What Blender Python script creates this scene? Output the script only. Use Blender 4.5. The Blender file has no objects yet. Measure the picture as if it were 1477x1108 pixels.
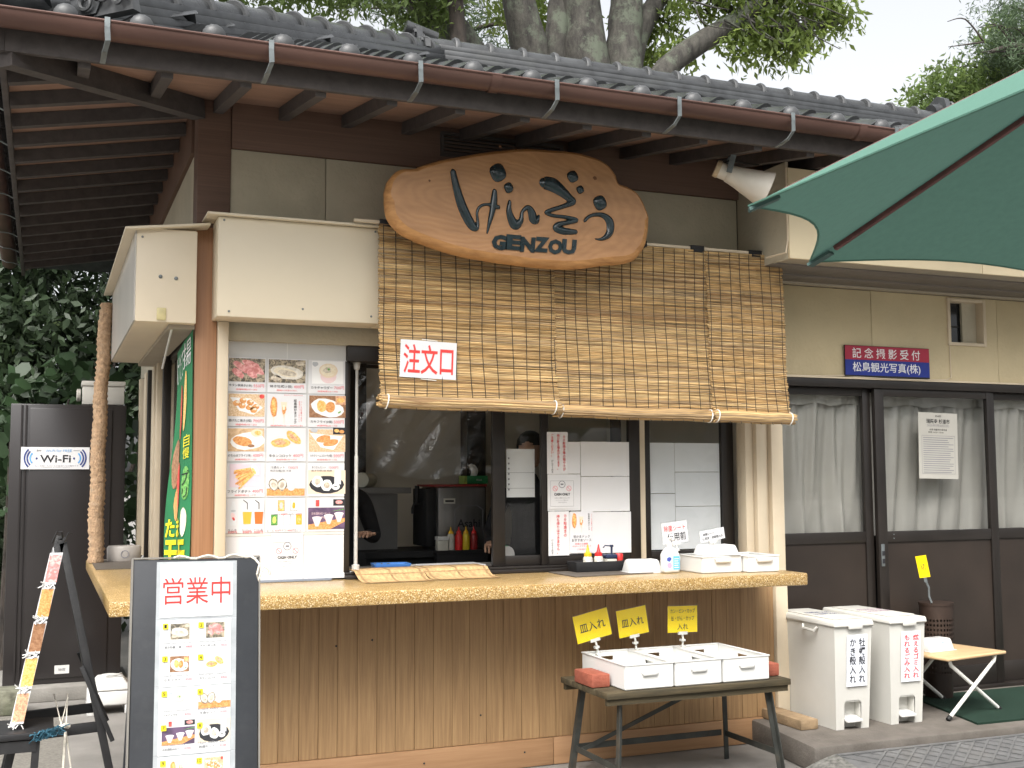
import bpy, bmesh, math, random
import numpy as np
from mathutils import Vector, Matrix
random.seed(11); rng = np.random.default_rng(5)
R = math.radians; PI = math.pi
S = bpy.context.scene; COL = S.collection

# ------------------------------------------------------------------ camera
cd = bpy.data.cameras.new('camera'); cam = bpy.data.objects.new('camera', cd); COL.objects.link(cam)
cd.sensor_width = 36; cd.lens = 40.29; cd.clip_start = .05; cd.clip_end = 600
yaw, pitch, roll = R(22.153), R(4.829), R(-.278)
fw = Vector((math.sin(yaw)*math.cos(pitch), math.cos(yaw)*math.cos(pitch), math.sin(pitch)))
rt = Vector((math.cos(yaw), -math.sin(yaw), 0)); up = rt.cross(fw)
r2 = rt*math.cos(roll)+up*math.sin(roll); u2 = up*math.cos(roll)-rt*math.sin(roll)
m = Matrix((r2, u2, -fw)).transposed().to_4x4(); m.translation = (0, 0, 1.55)
cam.matrix_world = m; S.camera = cam

# ------------------------------------------------------------------ sky, sun, exposure (bright overcast)
SUN_EL, SUN_AZ = 52, 215            # degrees; azimuth clockwise from +Y
w = bpy.data.worlds.new('World'); S.world = w; w.use_nodes = True
nt = w.node_tree; bg = nt.nodes['Background']
sky = nt.nodes.new('ShaderNodeTexSky'); sky.sky_type = 'NISHITA'; sky.sun_disc = False
sky.sun_elevation = R(SUN_EL); sky.sun_rotation = R(SUN_AZ); sky.air_density = 1.0; sky.dust_density = 6; sky.ozone_density = 1
hs = nt.nodes.new('ShaderNodeHueSaturation'); hs.inputs['Saturation'].default_value = .16
nt.links.new(sky.outputs[0], hs.inputs['Color']); nt.links.new(hs.outputs[0], bg.inputs[0]); bg.inputs[1].default_value = .15
sd = bpy.data.lights.new('sun', 'SUN'); sd.energy = 1.4; sd.angle = R(35); sd.color = (1, .95, .88)
sun = bpy.data.objects.new('sun', sd); COL.objects.link(sun)
sv = Vector((math.sin(R(SUN_AZ))*math.cos(R(SUN_EL)), math.cos(R(SUN_AZ))*math.cos(R(SUN_EL)), math.sin(R(SUN_EL))))
sun.rotation_euler = sv.to_track_quat('Z', 'Y').to_euler(); sun.location = sv*30
S.view_settings.view_transform = 'Standard'; S.view_settings.look = 'None'; S.view_settings.gamma = 1
S.view_settings.exposure = 1.2

# ------------------------------------------------------------------ materials
MATS = {}
def _nodes(name):
    mt = bpy.data.materials.new(name); mt.use_nodes = True
    n = mt.node_tree.nodes; return mt, n, mt.node_tree.links, n['Principled BSDF']
def mat(name, col, rough=.6, var=.12, scale=6., bump=0., bscale=60., metal=0., spec=.4, st=(1, 1, 1), rand=0., dirt=0., dcol=(.05, .04, .03), dscale=1.5, alpha=1., detail=6):
    """noise-varied procedural surface; st stretches the grain, dirt adds soft blotches, rand varies copies"""
    if name in MATS: return MATS[name]
    mt, n, L, b = _nodes(name)
    tc = n.new('ShaderNodeTexCoord'); mp = n.new('ShaderNodeMapping'); mp.inputs['Scale'].default_value = st
    L.new(tc.outputs['Object'], mp.inputs[0])
    nz = n.new('ShaderNodeTexNoise'); nz.inputs['Scale'].default_value = scale; nz.inputs['Detail'].default_value = detail
    L.new(mp.outputs[0], nz.inputs[0])
    rp = n.new('ShaderNodeValToRGB'); rp.color_ramp.elements[0].position = .3; rp.color_ramp.elements[1].position = .7
    rp.color_ramp.elements[0].color = [max(0, c*(1-var)) for c in col]+[1]; rp.color_ramp.elements[1].color = [min(1, c*(1+var)) for c in col]+[1]
    L.new(nz.outputs[0], rp.inputs[0]); out = rp.outputs[0]
    if rand:
        oi = n.new('ShaderNodeObjectInfo'); mr = n.new('ShaderNodeMapRange'); mr.inputs[3].default_value = 1-rand; mr.inputs[4].default_value = 1+rand
        L.new(oi.outputs['Random'], mr.inputs[0]); h = n.new('ShaderNodeHueSaturation'); L.new(mr.outputs[0], h.inputs['Value']); L.new(out, h.inputs['Color']); out = h.outputs[0]
    if dirt:
        d = n.new('ShaderNodeTexNoise'); d.inputs['Scale'].default_value = dscale; d.inputs['Detail'].default_value = 8; d.inputs['Roughness'].default_value = .65
        L.new(tc.outputs['Object'], d.inputs[0]); r3 = n.new('ShaderNodeMapRange'); r3.inputs[1].default_value = .5; r3.inputs[2].default_value = .75; r3.inputs[4].default_value = dirt
        L.new(d.outputs[0], r3.inputs[0]); mx = n.new('ShaderNodeMix'); mx.data_type = 'RGBA'; L.new(r3.outputs[0], mx.inputs[0]); L.new(out, mx.inputs[6]); mx.inputs[7].default_value = list(dcol)+[1]; out = mx.outputs[2]
    L.new(out, b.inputs['Base Color'])
    b.inputs['Roughness'].default_value = rough; b.inputs['Metallic'].default_value = metal; b.inputs['Specular IOR Level'].default_value = spec; b.inputs['Alpha'].default_value = alpha
    if bump:
        n2 = n.new('ShaderNodeTexNoise'); n2.inputs['Scale'].default_value = bscale; n2.inputs['Detail'].default_value = 4; L.new(mp.outputs[0], n2.inputs[0])
        bp = n.new('ShaderNodeBump'); bp.inputs['Strength'].default_value = bump; bp.inputs['Distance'].default_value = .01; L.new(n2.outputs[0], bp.inputs['Height']); L.new(bp.outputs[0], b.inputs['Normal'])
    MATS[name] = mt; return mt
def pic(name, a, b_, scale=60, rough=.35, c=None):
    """printed photograph texture: two or three inks broken up by noise"""
    if name in MATS: return MATS[name]
    mt, n, L, b = _nodes(name); tc = n.new('ShaderNodeTexCoord'); nz = n.new('ShaderNodeTexNoise'); nz.inputs['Scale'].default_value = scale; nz.inputs['Detail'].default_value = 5; nz.inputs['Distortion'].default_value = .8
    L.new(tc.outputs['Object'], nz.inputs[0]); rp = n.new('ShaderNodeValToRGB'); e = rp.color_ramp.elements; e[0].position = .38; e[1].position = .62; e[0].color = list(a)+[1]; e[1].color = list(b_)+[1]
    if c: x = e.new(.5); x.color = list(c)+[1]
    L.new(nz.outputs[0], rp.inputs[0]); L.new(rp.outputs[0], b.inputs['Base Color']); b.inputs['Roughness'].default_value = rough
    MATS[name] = mt; return mt
def wood(name, a, b_, st=(12, 12, .7), scale=3., rough=.55, bump=.15, rand=.1):
    """long streaks of two browns with fine pores along the axis with the small stretch"""
    if name in MATS: return MATS[name]
    mt, n, L, b = _nodes(name); tc = n.new('ShaderNodeTexCoord'); mp = n.new('ShaderNodeMapping'); mp.inputs['Scale'].default_value = st; oi = n.new('ShaderNodeObjectInfo')
    ad = n.new('ShaderNodeVectorMath'); ad.operation = 'ADD'; cb = n.new('ShaderNodeCombineXYZ'); mu = n.new('ShaderNodeMath'); mu.operation = 'MULTIPLY'; mu.inputs[1].default_value = 37
    L.new(oi.outputs['Random'], mu.inputs[0]); L.new(mu.outputs[0], cb.inputs[0]); L.new(mu.outputs[0], cb.inputs[1]); L.new(mu.outputs[0], cb.inputs[2])
    L.new(tc.outputs['Object'], mp.inputs[0]); L.new(mp.outputs[0], ad.inputs[0]); L.new(cb.outputs[0], ad.inputs[1])
    nz = n.new('ShaderNodeTexNoise'); nz.inputs['Scale'].default_value = scale; nz.inputs['Detail'].default_value = 8; nz.inputs['Roughness'].default_value = .65; nz.inputs['Distortion'].default_value = .4; L.new(ad.outputs[0], nz.inputs[0])
    rp = n.new('ShaderNodeValToRGB'); e = rp.color_ramp.elements; e[0].position = .3; e[1].position = .68; e[0].color = list(a)+[1]; e[1].color = list(b_)+[1]; L.new(nz.outputs[0], rp.inputs[0])
    mr = n.new('ShaderNodeMapRange'); mr.inputs[3].default_value = 1-rand; mr.inputs[4].default_value = 1+rand; L.new(oi.outputs['Random'], mr.inputs[0]); h = n.new('ShaderNodeHueSaturation'); L.new(mr.outputs[0], h.inputs['Value']); L.new(rp.outputs[0], h.inputs['Color'])
    L.new(h.outputs[0], b.inputs['Base Color']); b.inputs['Roughness'].default_value = rough; b.inputs['Specular IOR Level'].default_value = .35
    bp = n.new('ShaderNodeBump'); bp.inputs['Strength'].default_value = bump; bp.inputs['Distance'].default_value = .004; L.new(nz.outputs[0], bp.inputs['Height']); L.new(bp.outputs[0], b.inputs['Normal'])
    MATS[name] = mt; return mt
def flat(name, col, rough=.5, metal=0., spec=.4): return mat(name, col, rough, .05, 9, metal=metal, spec=spec)
def glass(name, tint=(.9, .92, .92), refl=1.4, rough=.02, wob=0.):
    if name in MATS: return MATS[name]
    mt, n, L, b = _nodes(name); n.remove(b); o = n['Material Output']; t = n.new('ShaderNodeBsdfTransparent'); t.inputs[0].default_value = list(tint)+[1]; g = n.new('ShaderNodeBsdfGlossy'); g.inputs['Roughness'].default_value = rough
    lw = n.new('ShaderNodeLayerWeight'); lw.inputs[0].default_value = .5; pw = n.new('ShaderNodeMath'); pw.operation = 'POWER'; pw.inputs[1].default_value = 5; L.new(lw.outputs['Facing'], pw.inputs[0]); f0 = ((refl-1)/(refl+1))**2*1.8; fm = n.new('ShaderNodeMath'); fm.operation = 'MULTIPLY_ADD'; fm.inputs[1].default_value = 1-f0; fm.inputs[2].default_value = f0; L.new(pw.outputs[0], fm.inputs[0]); f = lw; mx = n.new('ShaderNodeMixShader'); L.new(fm.outputs[0], mx.inputs[0]); L.new(t.outputs[0], mx.inputs[1]); L.new(g.outputs[0], mx.inputs[2]); L.new(mx.outputs[0], o.inputs[0])
    if wob:
        tc = n.new('ShaderNodeTexCoord'); mp = n.new('ShaderNodeMapping'); mp.inputs['Scale'].default_value = (1, 1, 1.7); mp.inputs['Rotation'].default_value = (0, .5, 0); nz = n.new('ShaderNodeTexNoise'); nz.inputs['Scale'].default_value = 5; nz.inputs['Detail'].default_value = 3; nz.inputs['Distortion'].default_value = 1.2
        L.new(tc.outputs['Object'], mp.inputs[0]); L.new(mp.outputs[0], nz.inputs[0]); bp = n.new('ShaderNodeBump'); bp.inputs['Strength'].default_value = wob; bp.inputs['Distance'].default_value = .05
        L.new(nz.outputs[0], bp.inputs['Height']); L.new(bp.outputs[0], g.inputs['Normal']); L.new(bp.outputs[0], f.inputs['Normal'])
    MATS[name] = mt; return mt
def leafmat(name, col, trans=.45, var=.35):
    if name in MATS: return MATS[name]
    mt, n, L, b = _nodes(name); tc = n.new('ShaderNodeTexCoord'); nz = n.new('ShaderNodeTexNoise'); nz.inputs['Scale'].default_value = 2.2; nz.inputs['Detail'].default_value = 6; L.new(tc.outputs['Object'], nz.inputs[0])
    rp = n.new('ShaderNodeValToRGB'); e = rp.color_ramp.elements; e[0].position = .35; e[1].position = .65; e[0].color = [c*(1-var) for c in col]+[1]; e[1].color = [c*(1+var) for c in col]+[1]; L.new(nz.outputs[0], rp.inputs[0])
    L.new(rp.outputs[0], b.inputs['Base Color']); b.inputs['Roughness'].default_value = .5
    t = n.new('ShaderNodeBsdfTranslucent'); h = n.new('ShaderNodeHueSaturation'); h.inputs['Value'].default_value = 1.6; h.inputs['Hue'].default_value = .485; L.new(rp.outputs[0], h.inputs['Color']); L.new(h.outputs[0], t.inputs[0])
    mx = n.new('ShaderNodeMixShader'); mx.inputs[0].default_value = trans; L.new(b.outputs[0], mx.inputs[1]); L.new(t.outputs[0], mx.inputs[2]); L.new(mx.outputs[0], n['Material Output'].inputs[0])
    MATS[name] = mt; return mt

# ------------------------------------------------------------------ mesh helpers
class MB:
    def __init__(s): s.v = []; s.f = []; s.mi = []; s.mats = []; s.cur = 0
    def m(s, mt):
        if mt not in s.mats: s.mats.append(mt)
        s.cur = s.mats.index(mt); return s
    def add(s, vs, fs):
        o = len(s.v); s.v += [tuple(p) for p in vs]; s.f += [tuple(i+o for i in q) for q in fs]; s.mi += [s.cur]*len(fs); return s
    def box(s, x0, x1, y0, y1, z0, z1):
        return s.add([(x0,y0,z0),(x1,y0,z0),(x1,y1,z0),(x0,y1,z0),(x0,y0,z1),(x1,y0,z1),(x1,y1,z1),(x0,y1,z1)], [(0,3,2,1),(4,5,6,7),(0,1,5,4),(1,2,6,5),(2,3,7,6),(3,0,4,7)])
    def hexa(s, lo, hi):   # two quads (4 points each, counter-clockwise from above)
        return s.add(list(lo)+list(hi), [(0,3,2,1),(4,5,6,7),(0,1,5,4),(1,2,6,5),(2,3,7,6),(3,0,4,7)])
    def bar(s, a, b, w, h, up=(0, 0, 1)):   # square bar a-b, w across, h along up
        a, b, up = Vector(a), Vector(b), Vector(up); d = (b-a).normalized(); sx = d.cross(up).normalized()*w/2; sz = sx.cross(d).normalized()*h/2
        q = [-sx-sz, sx-sz, sx+sz, -sx+sz]
        return s.add([a+p for p in q]+[b+p for p in q], [(0,1,2,3),(7,6,5,4),(0,4,5,1),(1,5,6,2),(2,6,7,3),(3,7,4,0)])
    def tube(s, pts, r, n=8, cap=True, sq=1.):
        pts = [Vector(p) for p in pts]; k = len(pts); rr = r if isinstance(r, (list, tuple)) else [r]*k
        ref = Vector((0, 0, 1)); vs = []; fs = []
        d0 = (pts[1]-pts[0]).normalized()
        if abs(d0.dot(ref)) > .9: ref = Vector((0, 1, 0))
        sx = d0.cross(ref).normalized()
        for i in range(k):
            d = (pts[min(i+1, k-1)]-pts[max(i-1, 0)]).normalized(); sx = (sx-d*sx.dot(d)).normalized(); sy = d.cross(sx)
            for j in range(n):
                a = 2*PI*j/n; vs.append(pts[i]+sx*math.cos(a)*rr[i]+sy*math.sin(a)*rr[i]*sq)
        for i in range(k-1):
            for j in range(n): fs.append((i*n+j, i*n+(j+1) % n, (i+1)*n+(j+1) % n, (i+1)*n+j))
        if cap: fs.append(tuple(range(n))[::-1]); fs.append(tuple((k-1)*n+j for j in range(n)))
        return s.add(vs, fs)
    def lathe(s, prof, n=16, c=(0, 0, 0), ax='z', sq=1.):
        vs = []; fs = []
        for r, z in prof:
            for j in range(n):
                a = 2*PI*j/n; p = (r*math.cos(a), r*math.sin(a)*sq, z)
                if ax == 'y': p = (p[0], p[2], p[1])
                if ax == 'x': p = (p[2], p[0], p[1])
                vs.append((p[0]+c[0], p[1]+c[1], p[2]+c[2]))
        for i in range(len(prof)-1):
            for j in range(n): fs.append((i*n+j, i*n+(j+1) % n, (i+1)*n+(j+1) % n, (i+1)*n+j))
        fs.append(tuple(range(n))[::-1]); fs.append(tuple((len(prof)-1)*n+j for j in range(n)))
        return s.add(vs, fs)
    def prism(s, out, y0, y1):   # outline (x,z) extruded along y
        n = len(out); return s.add([(x, y0, z) for x, z in out]+[(x, y1, z) for x, z in out], [tuple(range(n)), tuple(range(2*n-1, n-1, -1))]+[(i, i+n, (i+1) % n+n, (i+1) % n) for i in range(n)])
    def grid(s, fn, nu, nv):
        vs = [fn(i/nu, j/nv) for j in range(nv+1) for i in range(nu+1)]; fs = [(j*(nu+1)+i, j*(nu+1)+i+1, (j+1)*(nu+1)+i+1, (j+1)*(nu+1)+i) for j in range(nv) for i in range(nu)]
        return s.add(vs, fs)
    def plate(s, x0, x1, z0, z1, y=0): return s.add([(x0, y, z0), (x1, y, z0), (x1, y, z1), (x0, y, z1)], [(0, 1, 2, 3)])
    def ell(s, x, z, rx, rz, rot=0, y=0, n=14, wob=0.):
        ca, sa = math.cos(R(rot)), math.sin(R(rot)); vs = []
        for j in range(n):
            a = 2*PI*j/n; k = 1+wob*random.uniform(-1, 1); px, pz = rx*k*math.cos(a), rz*k*math.sin(a); vs.append((x+px*ca-pz*sa, y, z+px*sa+pz*ca))
        return s.add(vs, [tuple(range(n))])
    def poly(s, pts, y=0): return s.add([(x, y, z) for x, z in pts], [tuple(range(len(pts)))])
    def mesh(s, name, mt=None, bevel=0., seg=2, smooth=False, fix=True):
        me = bpy.data.meshes.new(name); me.from_pydata(s.v, [], s.f)
        for q in (s.mats or [mt]): me.materials.append(q)
        me.polygons.foreach_set('material_index', s.mi)
        if bevel or fix:
            bm = bmesh.new(); bm.from_mesh(me)
            if fix: bmesh.ops.recalc_face_normals(bm, faces=bm.faces)
            if bevel:
                es = [e for e in bm.edges if len(e.link_faces) == 2 and e.calc_face_angle(0) > .6]
                bmesh.ops.bevel(bm, geom=es, offset=bevel, segments=seg, affect='EDGES', profile=.5, clamp_overlap=True)
            bm.to_mesh(me); bm.free()
        if smooth or bevel:
            me.polygons.foreach_set('use_smooth', [True]*len(me.polygons))
            if smooth != 'all': me.set_sharp_from_angle(angle=R(42))
        return me
    def build(s, name, mt=None, parent=None, loc=(0, 0, 0), **k): return link(name, s.mesh(name, mt, **k), parent, loc)
def link(name, me, parent=None, loc=(0, 0, 0), rot=None):
    o = bpy.data.objects.new(name, me); COL.objects.link(o); o.parent = parent; o.location = loc
    if rot: o.rotation_euler = rot
    return o
def tag(o, label, cat, group=None):
    o['label'] = label; o['category'] = cat
    if group: o['group'] = group
    return o
def thing(name, label, cat, loc=(0, 0, 0), rot=(0, 0, 0), group=None):
    o = bpy.data.objects.new(name, None); COL.objects.link(o); o.location = loc; o.rotation_euler = rot; o.empty_display_size = .1
    return tag(o, label, cat, group)
def copy_tree(o, parent=None):
    c = o.copy(); COL.objects.link(c); c.parent = parent
    for ch in list(o.children): copy_tree(ch, c)
    return c
def struct(o): o['kind'] = 'structure'; return o
def stuff(o): o['kind'] = 'stuff'; return o
TXT = {}
def glyphs(s, vertical=False, bold=0., lh=1.):
    key = (s, vertical, bold, lh)
    if key in TXT: return TXT[key]
    cu = bpy.data.curves.new('lettering', 'FONT'); cu.body = '\n'.join(s) if vertical else s; cu.align_x = 'CENTER'; cu.size = 1; cu.fill_mode = 'FRONT'; cu.resolution_u = 2; cu.offset = bold; cu.space_line = lh
    ob = bpy.data.objects.new('lettering', cu); COL.objects.link(ob); bpy.context.view_layer.update()
    me = bpy.data.meshes.new_from_object(ob); n = len(me.vertices); a = np.zeros(n*3); me.vertices.foreach_get('co', a); a = a.reshape(-1, 3); f = [tuple(p.vertices) for p in me.polygons]
    bpy.data.objects.remove(ob); bpy.data.curves.remove(cu); bpy.data.meshes.remove(me)
    if n: mn, mx = a.min(0), a.max(0); a = (a-(mn+mx)/2)/np.maximum(mx-mn, 1e-6)
    TXT[key] = (a, f); return TXT[key]
def put_text(mb, mt, s, x, z, w_, h_, y=-.003, vertical=False, bold=0., lh=1., shear=0.):
    a, f = glyphs(s, vertical, bold, lh); mb.m(mt); mb.add([(x+p[0]*w_+shear*p[1]*h_, y, z+p[1]*h_) for p in a], f)
def lettering(parent, mt, s, x, z, w_, h_, y=-.003, vertical=False, bold=0., lh=1., name='lettering', shear=0., loc=(0, 0, 0)):
    mb = MB(); put_text(mb, mt, s, x, z, w_, h_, y, vertical, bold, lh, shear); return mb.build(name, mt, parent, loc, fix=False)
# ------------------------------------------------------------------ palette
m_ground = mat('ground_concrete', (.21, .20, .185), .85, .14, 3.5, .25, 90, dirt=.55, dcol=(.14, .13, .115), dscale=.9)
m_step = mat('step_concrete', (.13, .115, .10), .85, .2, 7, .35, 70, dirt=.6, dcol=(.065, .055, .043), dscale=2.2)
m_brown = mat('brown_paint', (.105, .058, .038), .6, .18, 3, .12, 90, st=(1, 1, 1))
m_pillar = wood('pillar_wood', (.25, .125, .062), (.36, .19, .10), (40, 40, .6), 2, .5, .1, 0)
m_beam = wood('beam_wood', (.105, .062, .045), (.15, .09, .066), (.6, 40, 40), 2, .6, .12, .04)
m_cream = mat('cream_metal', (.65, .57, .43), .45, .035, 2.2, .02, 30, dirt=.25, dcol=(.56, .47, .32), dscale=1.1)
m_creamw = mat('cream_wing', (.66, .57, .43), .42, .05, 2, .03, 30, dirt=.25, dcol=(.5, .42, .3), dscale=1.4)
m_wingside = mat('wing_side_metal', (.47, .44, .40), .3, .12, 2, .05, 14, spec=.6, st=(1, 1, .25))
m_stucco = mat('stucco', (.45, .41, .315), .85, .08, 5, .5, 38, dirt=.3, dcol=(.36, .32, .24), dscale=1.6)
m_wall = mat('yellow_render', (.52, .435, .275), .8, .06, 4, .4, 45, dirt=.35, dcol=(.46, .36, .20), dscale=1.3)
m_fascia = mat('fascia_cream', (.66, .56, .38), .6, .05, 3, .1, 40, dirt=.2, dcol=(.5, .42, .28))
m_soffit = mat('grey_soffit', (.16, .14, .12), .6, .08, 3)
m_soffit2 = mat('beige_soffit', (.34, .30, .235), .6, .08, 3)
m_plank = wood('plank_wood', (.235, .138, .066), (.365, .23, .112), (24, 24, .9), 2.8, .5, .1, .03)
m_groove = mat('groove_wood', (.2, .13, .07), .7, .2, 8)
m_kick = wood('kick_wood', (.27, .15, .075), (.36, .21, .11), (.8, 14, 14), 2.6, .5, .15, .06)
m_dark = mat('dark_bronze', (.017, .0135, .0115), .38, .25, 4, spec=.45)
m_darkp = mat('dark_panel', (.028, .02, .0155), .5, .25, 3, dirt=.3, dcol=(.032, .026, .021), dscale=2)
m_beige = mat('beige_trim', (.58, .49, .36), .55, .06, 4, .05, 60, dirt=.35, dcol=(.42, .33, .22), dscale=3)
m_tile = mat('roof_tile', (.034, .036, .038), .27, .35, 9, .08, 40, spec=.6, rand=.3, dirt=.4, dcol=(.07, .073, .068), dscale=5)
m_disc = mat('tile_disc', (.06, .062, .064), .45, .2, 20, .1, 60, rand=.12)
m_copper = mat('gutter_copper', (.105, .057, .046), .42, .22, 3, .03, 30, metal=.25, st=(.5, 3, 3), dirt=.35, dcol=(.10, .055, .045), dscale=3)
m_zinc = mat('zinc_strap', (.17, .19, .195), .5, .25, 18, metal=.5)
m_raft = wood('rafter_wood', (.045, .038, .036), (.075, .064, .06), (8, 8, 8), 2, .7, .1, .1)
m_sof = mat('soffit_board', (.27, .165, .12), .65, .15, 4, .1, 40, st=(1, 6, 6))
m_room = mat('room_wall', (.66, .61, .52), .8, .08, 2)
m_black = mat('black_matt', (.012, .012, .013), .6, .2, 5)
m_white = mat('white_plastic', (.66, .66, .64), .35, .03, 4, spec=.5)
m_paper = mat('white_paper', (.70, .70, .70), .6, .02, 6)
m_lam = mat('laminated_paper', (.72, .72, .73), .16, .025, 5, .03, 6, spec=.6)
m_red = flat('ink_red', (.72, .045, .04)); m_ink = flat('ink_black', (.02, .02, .025)); m_pink = flat('ink_pink', (.75, .16, .2))
m_grey = flat('ink_grey', (.22, .22, .24)); m_glass = glass('window_glass'); m_vinyl = glass('vinyl_film', (.93, .93, .92), 1.33, .16, .3)
m_tape = glass('clear_tape', (.97, .97, .97), 1.4, .15)
def terrazzo():
    mt, n, L, b = _nodes('counter_terrazzo'); tc = n.new('ShaderNodeTexCoord'); v = n.new('ShaderNodeTexVoronoi'); v.inputs['Scale'].default_value = 290; nz = n.new('ShaderNodeTexNoise'); nz.inputs['Scale'].default_value = 3.5; nz.inputs['Detail'].default_value = 6
    L.new(tc.outputs['Object'], v.inputs[0]); L.new(tc.outputs['Object'], nz.inputs[0]); sp = n.new('ShaderNodeSeparateColor'); L.new(v.outputs['Color'], sp.inputs[0])
    rp = n.new('ShaderNodeValToRGB'); e = rp.color_ramp.elements; e[0].position = 0; e[0].color = (.16, .09, .026, 1); e[1].position = .92; e[1].color = (.74, .60, .38, 1)
    for p, c in ((.35, (.33, .20, .065, 1)), (.7, (.44, .29, .105, 1)), (.85, (.52, .37, .18, 1))): x = e.new(p); x.color = c
    L.new(sp.outputs[0], rp.inputs[0]); mx = n.new('ShaderNodeMix'); mx.data_type = 'RGBA'; mx.blend_type = 'MULTIPLY'; mx.inputs[0].default_value = .5; r2_ = n.new('ShaderNodeMapRange'); r2_.inputs[3].default_value = .6; r2_.inputs[4].default_value = 1.3
    L.new(nz.outputs[0], r2_.inputs[0]); L.new(rp.outputs[0], mx.inputs[6]); L.new(r2_.outputs[0], mx.inputs[7]); L.new(mx.outputs[2], b.inputs['Base Color']); b.inputs['Roughness'].default_value = .3
    bp = n.new('ShaderNodeBump'); bp.inputs['Strength'].default_value = .12; bp.inputs['Distance'].default_value = .002; L.new(sp.outputs[1], bp.inputs['Height']); L.new(bp.outputs[0], b.inputs['Normal']); return mt
m_counter = terrazzo()

# ------------------------------------------------------------------ ground
g = MB().add([(-150, -60, 0), (150, -60, 0), (150, 250, 0), (-150, 250, 0)], [(0, 1, 2, 3)]).build('ground', m_ground); struct(g)
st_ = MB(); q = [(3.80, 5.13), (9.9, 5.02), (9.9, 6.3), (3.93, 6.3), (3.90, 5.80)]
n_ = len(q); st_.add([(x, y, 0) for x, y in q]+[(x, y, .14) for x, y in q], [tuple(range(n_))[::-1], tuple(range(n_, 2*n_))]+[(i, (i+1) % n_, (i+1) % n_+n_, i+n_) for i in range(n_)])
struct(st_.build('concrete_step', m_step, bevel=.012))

# ------------------------------------------------------------------ the shop building
B = (4.5, 7.5, 0); BL = (-4.5, -7.5, 0)
shop = thing('shop_building', 'single storey food kiosk with dark tiled hip roof, wood plank front and cream walls', 'building', B)
def part(name, mb, mt=None, parent=None, **k): return mb.build(name, mt, parent or shop, BL if parent is None else (0, 0, 0), **k)
# lower front: planks, kick boards, end post
lw = part('lower_wall', MB().box(.72, 4.09, 5.893, 5.98, 0, .955).box(.70, .74, 5.98, 9.3, 0, .955), m_groove)
x = .71; i = 0
while x < 4.07:
    wd = random.choice((.098, .1, .104)); x1 = min(x+wd, 4.08)
    part('plank', MB().box(x+.0004, x1-.0004, 5.872+random.uniform(-.0012, .0012), 5.892, .151, .956), m_plank, lw, bevel=.0015, seg=1); x = x1
for a, b in ((.70, 2.62), (2.624, 4.08)): part('kick_board', MB().box(a, b, 5.862, 5.892, .004, .149), m_kick, lw, bevel=.003)
for sx, sz in ((1.02, .70), (1.41, .71), (1.60, .73), (2.2, .30), (1.88, .08), (2.45, .085), (3.1, .08), (3.4, .3), (2.9, .72)): part('nail_head', MB().lathe([(.0055, 0), (.004, -.003)], 8, (sx, 5.871 if sz > .15 else 5.861, sz), 'y'), m_ink, lw)
part('end_post', MB().box(4.085, 4.17, 5.85, 5.95, 0, .956), m_beige, bevel=.004)
# counter
cq = [(.277, 5.36), (3.957, 5.36), (3.957, 6.10), (.71, 6.10), (.71, 8.35), (.277, 8.35)]; cm = MB(); k = len(cq)
cm.add([(x, y, .963) for x, y in cq]+[(x, y, 1.03) for x, y in cq], [tuple(range(k))[::-1], tuple(range(k, 2*k))]+[(i, (i+1) % k, (i+1) % k+k, i+k) for i in range(k)])
part('counter', cm, m_counter, bevel=.007)
# pillar, beams, upper walls
part('corner_pillar', MB().box(.69, .80, 5.98, 6.14, 0, 2.86), m_pillar, bevel=.004)
part('corner_pillar', MB().box(.688, .856, 5.975, 6.14, 2.86, 3.53), m_beam, bevel=.004)
part('beam', MB().box(.858, 10, 5.962, 6.1, 3.287, 3.55), m_beam, bevel=.004)
part('beam', MB().box(.672, .76, 6.142, 9.6, 3.287, 3.55), m_brown, bevel=.004)
for a, b in ((.858, 1.358), (1.362, 2.42), (2.424, 3.955)): part('stucco_panel', MB().box(a, b, 5.985, 6.05, 2.86, 3.285), m_stucco, bevel=.002)
part('side_wall', MB().box(.695, .75, 6.142, 9.6, 2.36, 3.285), m_stucco)
vt = part('vent', MB().box(2.0, 2.75, 5.945, 5.962, 3.36, 3.378).box(2.0, 2.75, 5.945, 5.962, 3.482, 3.5).box(2.0, 2.018, 5.945, 5.962, 3.378, 3.482).box(2.732, 2.75, 5.945, 5.962, 3.378, 3.482), m_raft)
for i in range(5): part('slat', MB().hexa([(2.018, 5.948, 3.382+i*.02), (2.732, 5.948, 3.382+i*.02), (2.732, 5.961, 3.392+i*.02), (2.018, 5.961, 3.392+i*.02)], [(2.018, 5.948, 3.388+i*.02), (2.732, 5.948, 3.388+i*.02), (2.732, 5.961, 3.398+i*.02), (2.018, 5.961, 3.398+i*.02)]), m_raft, vt)
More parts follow.
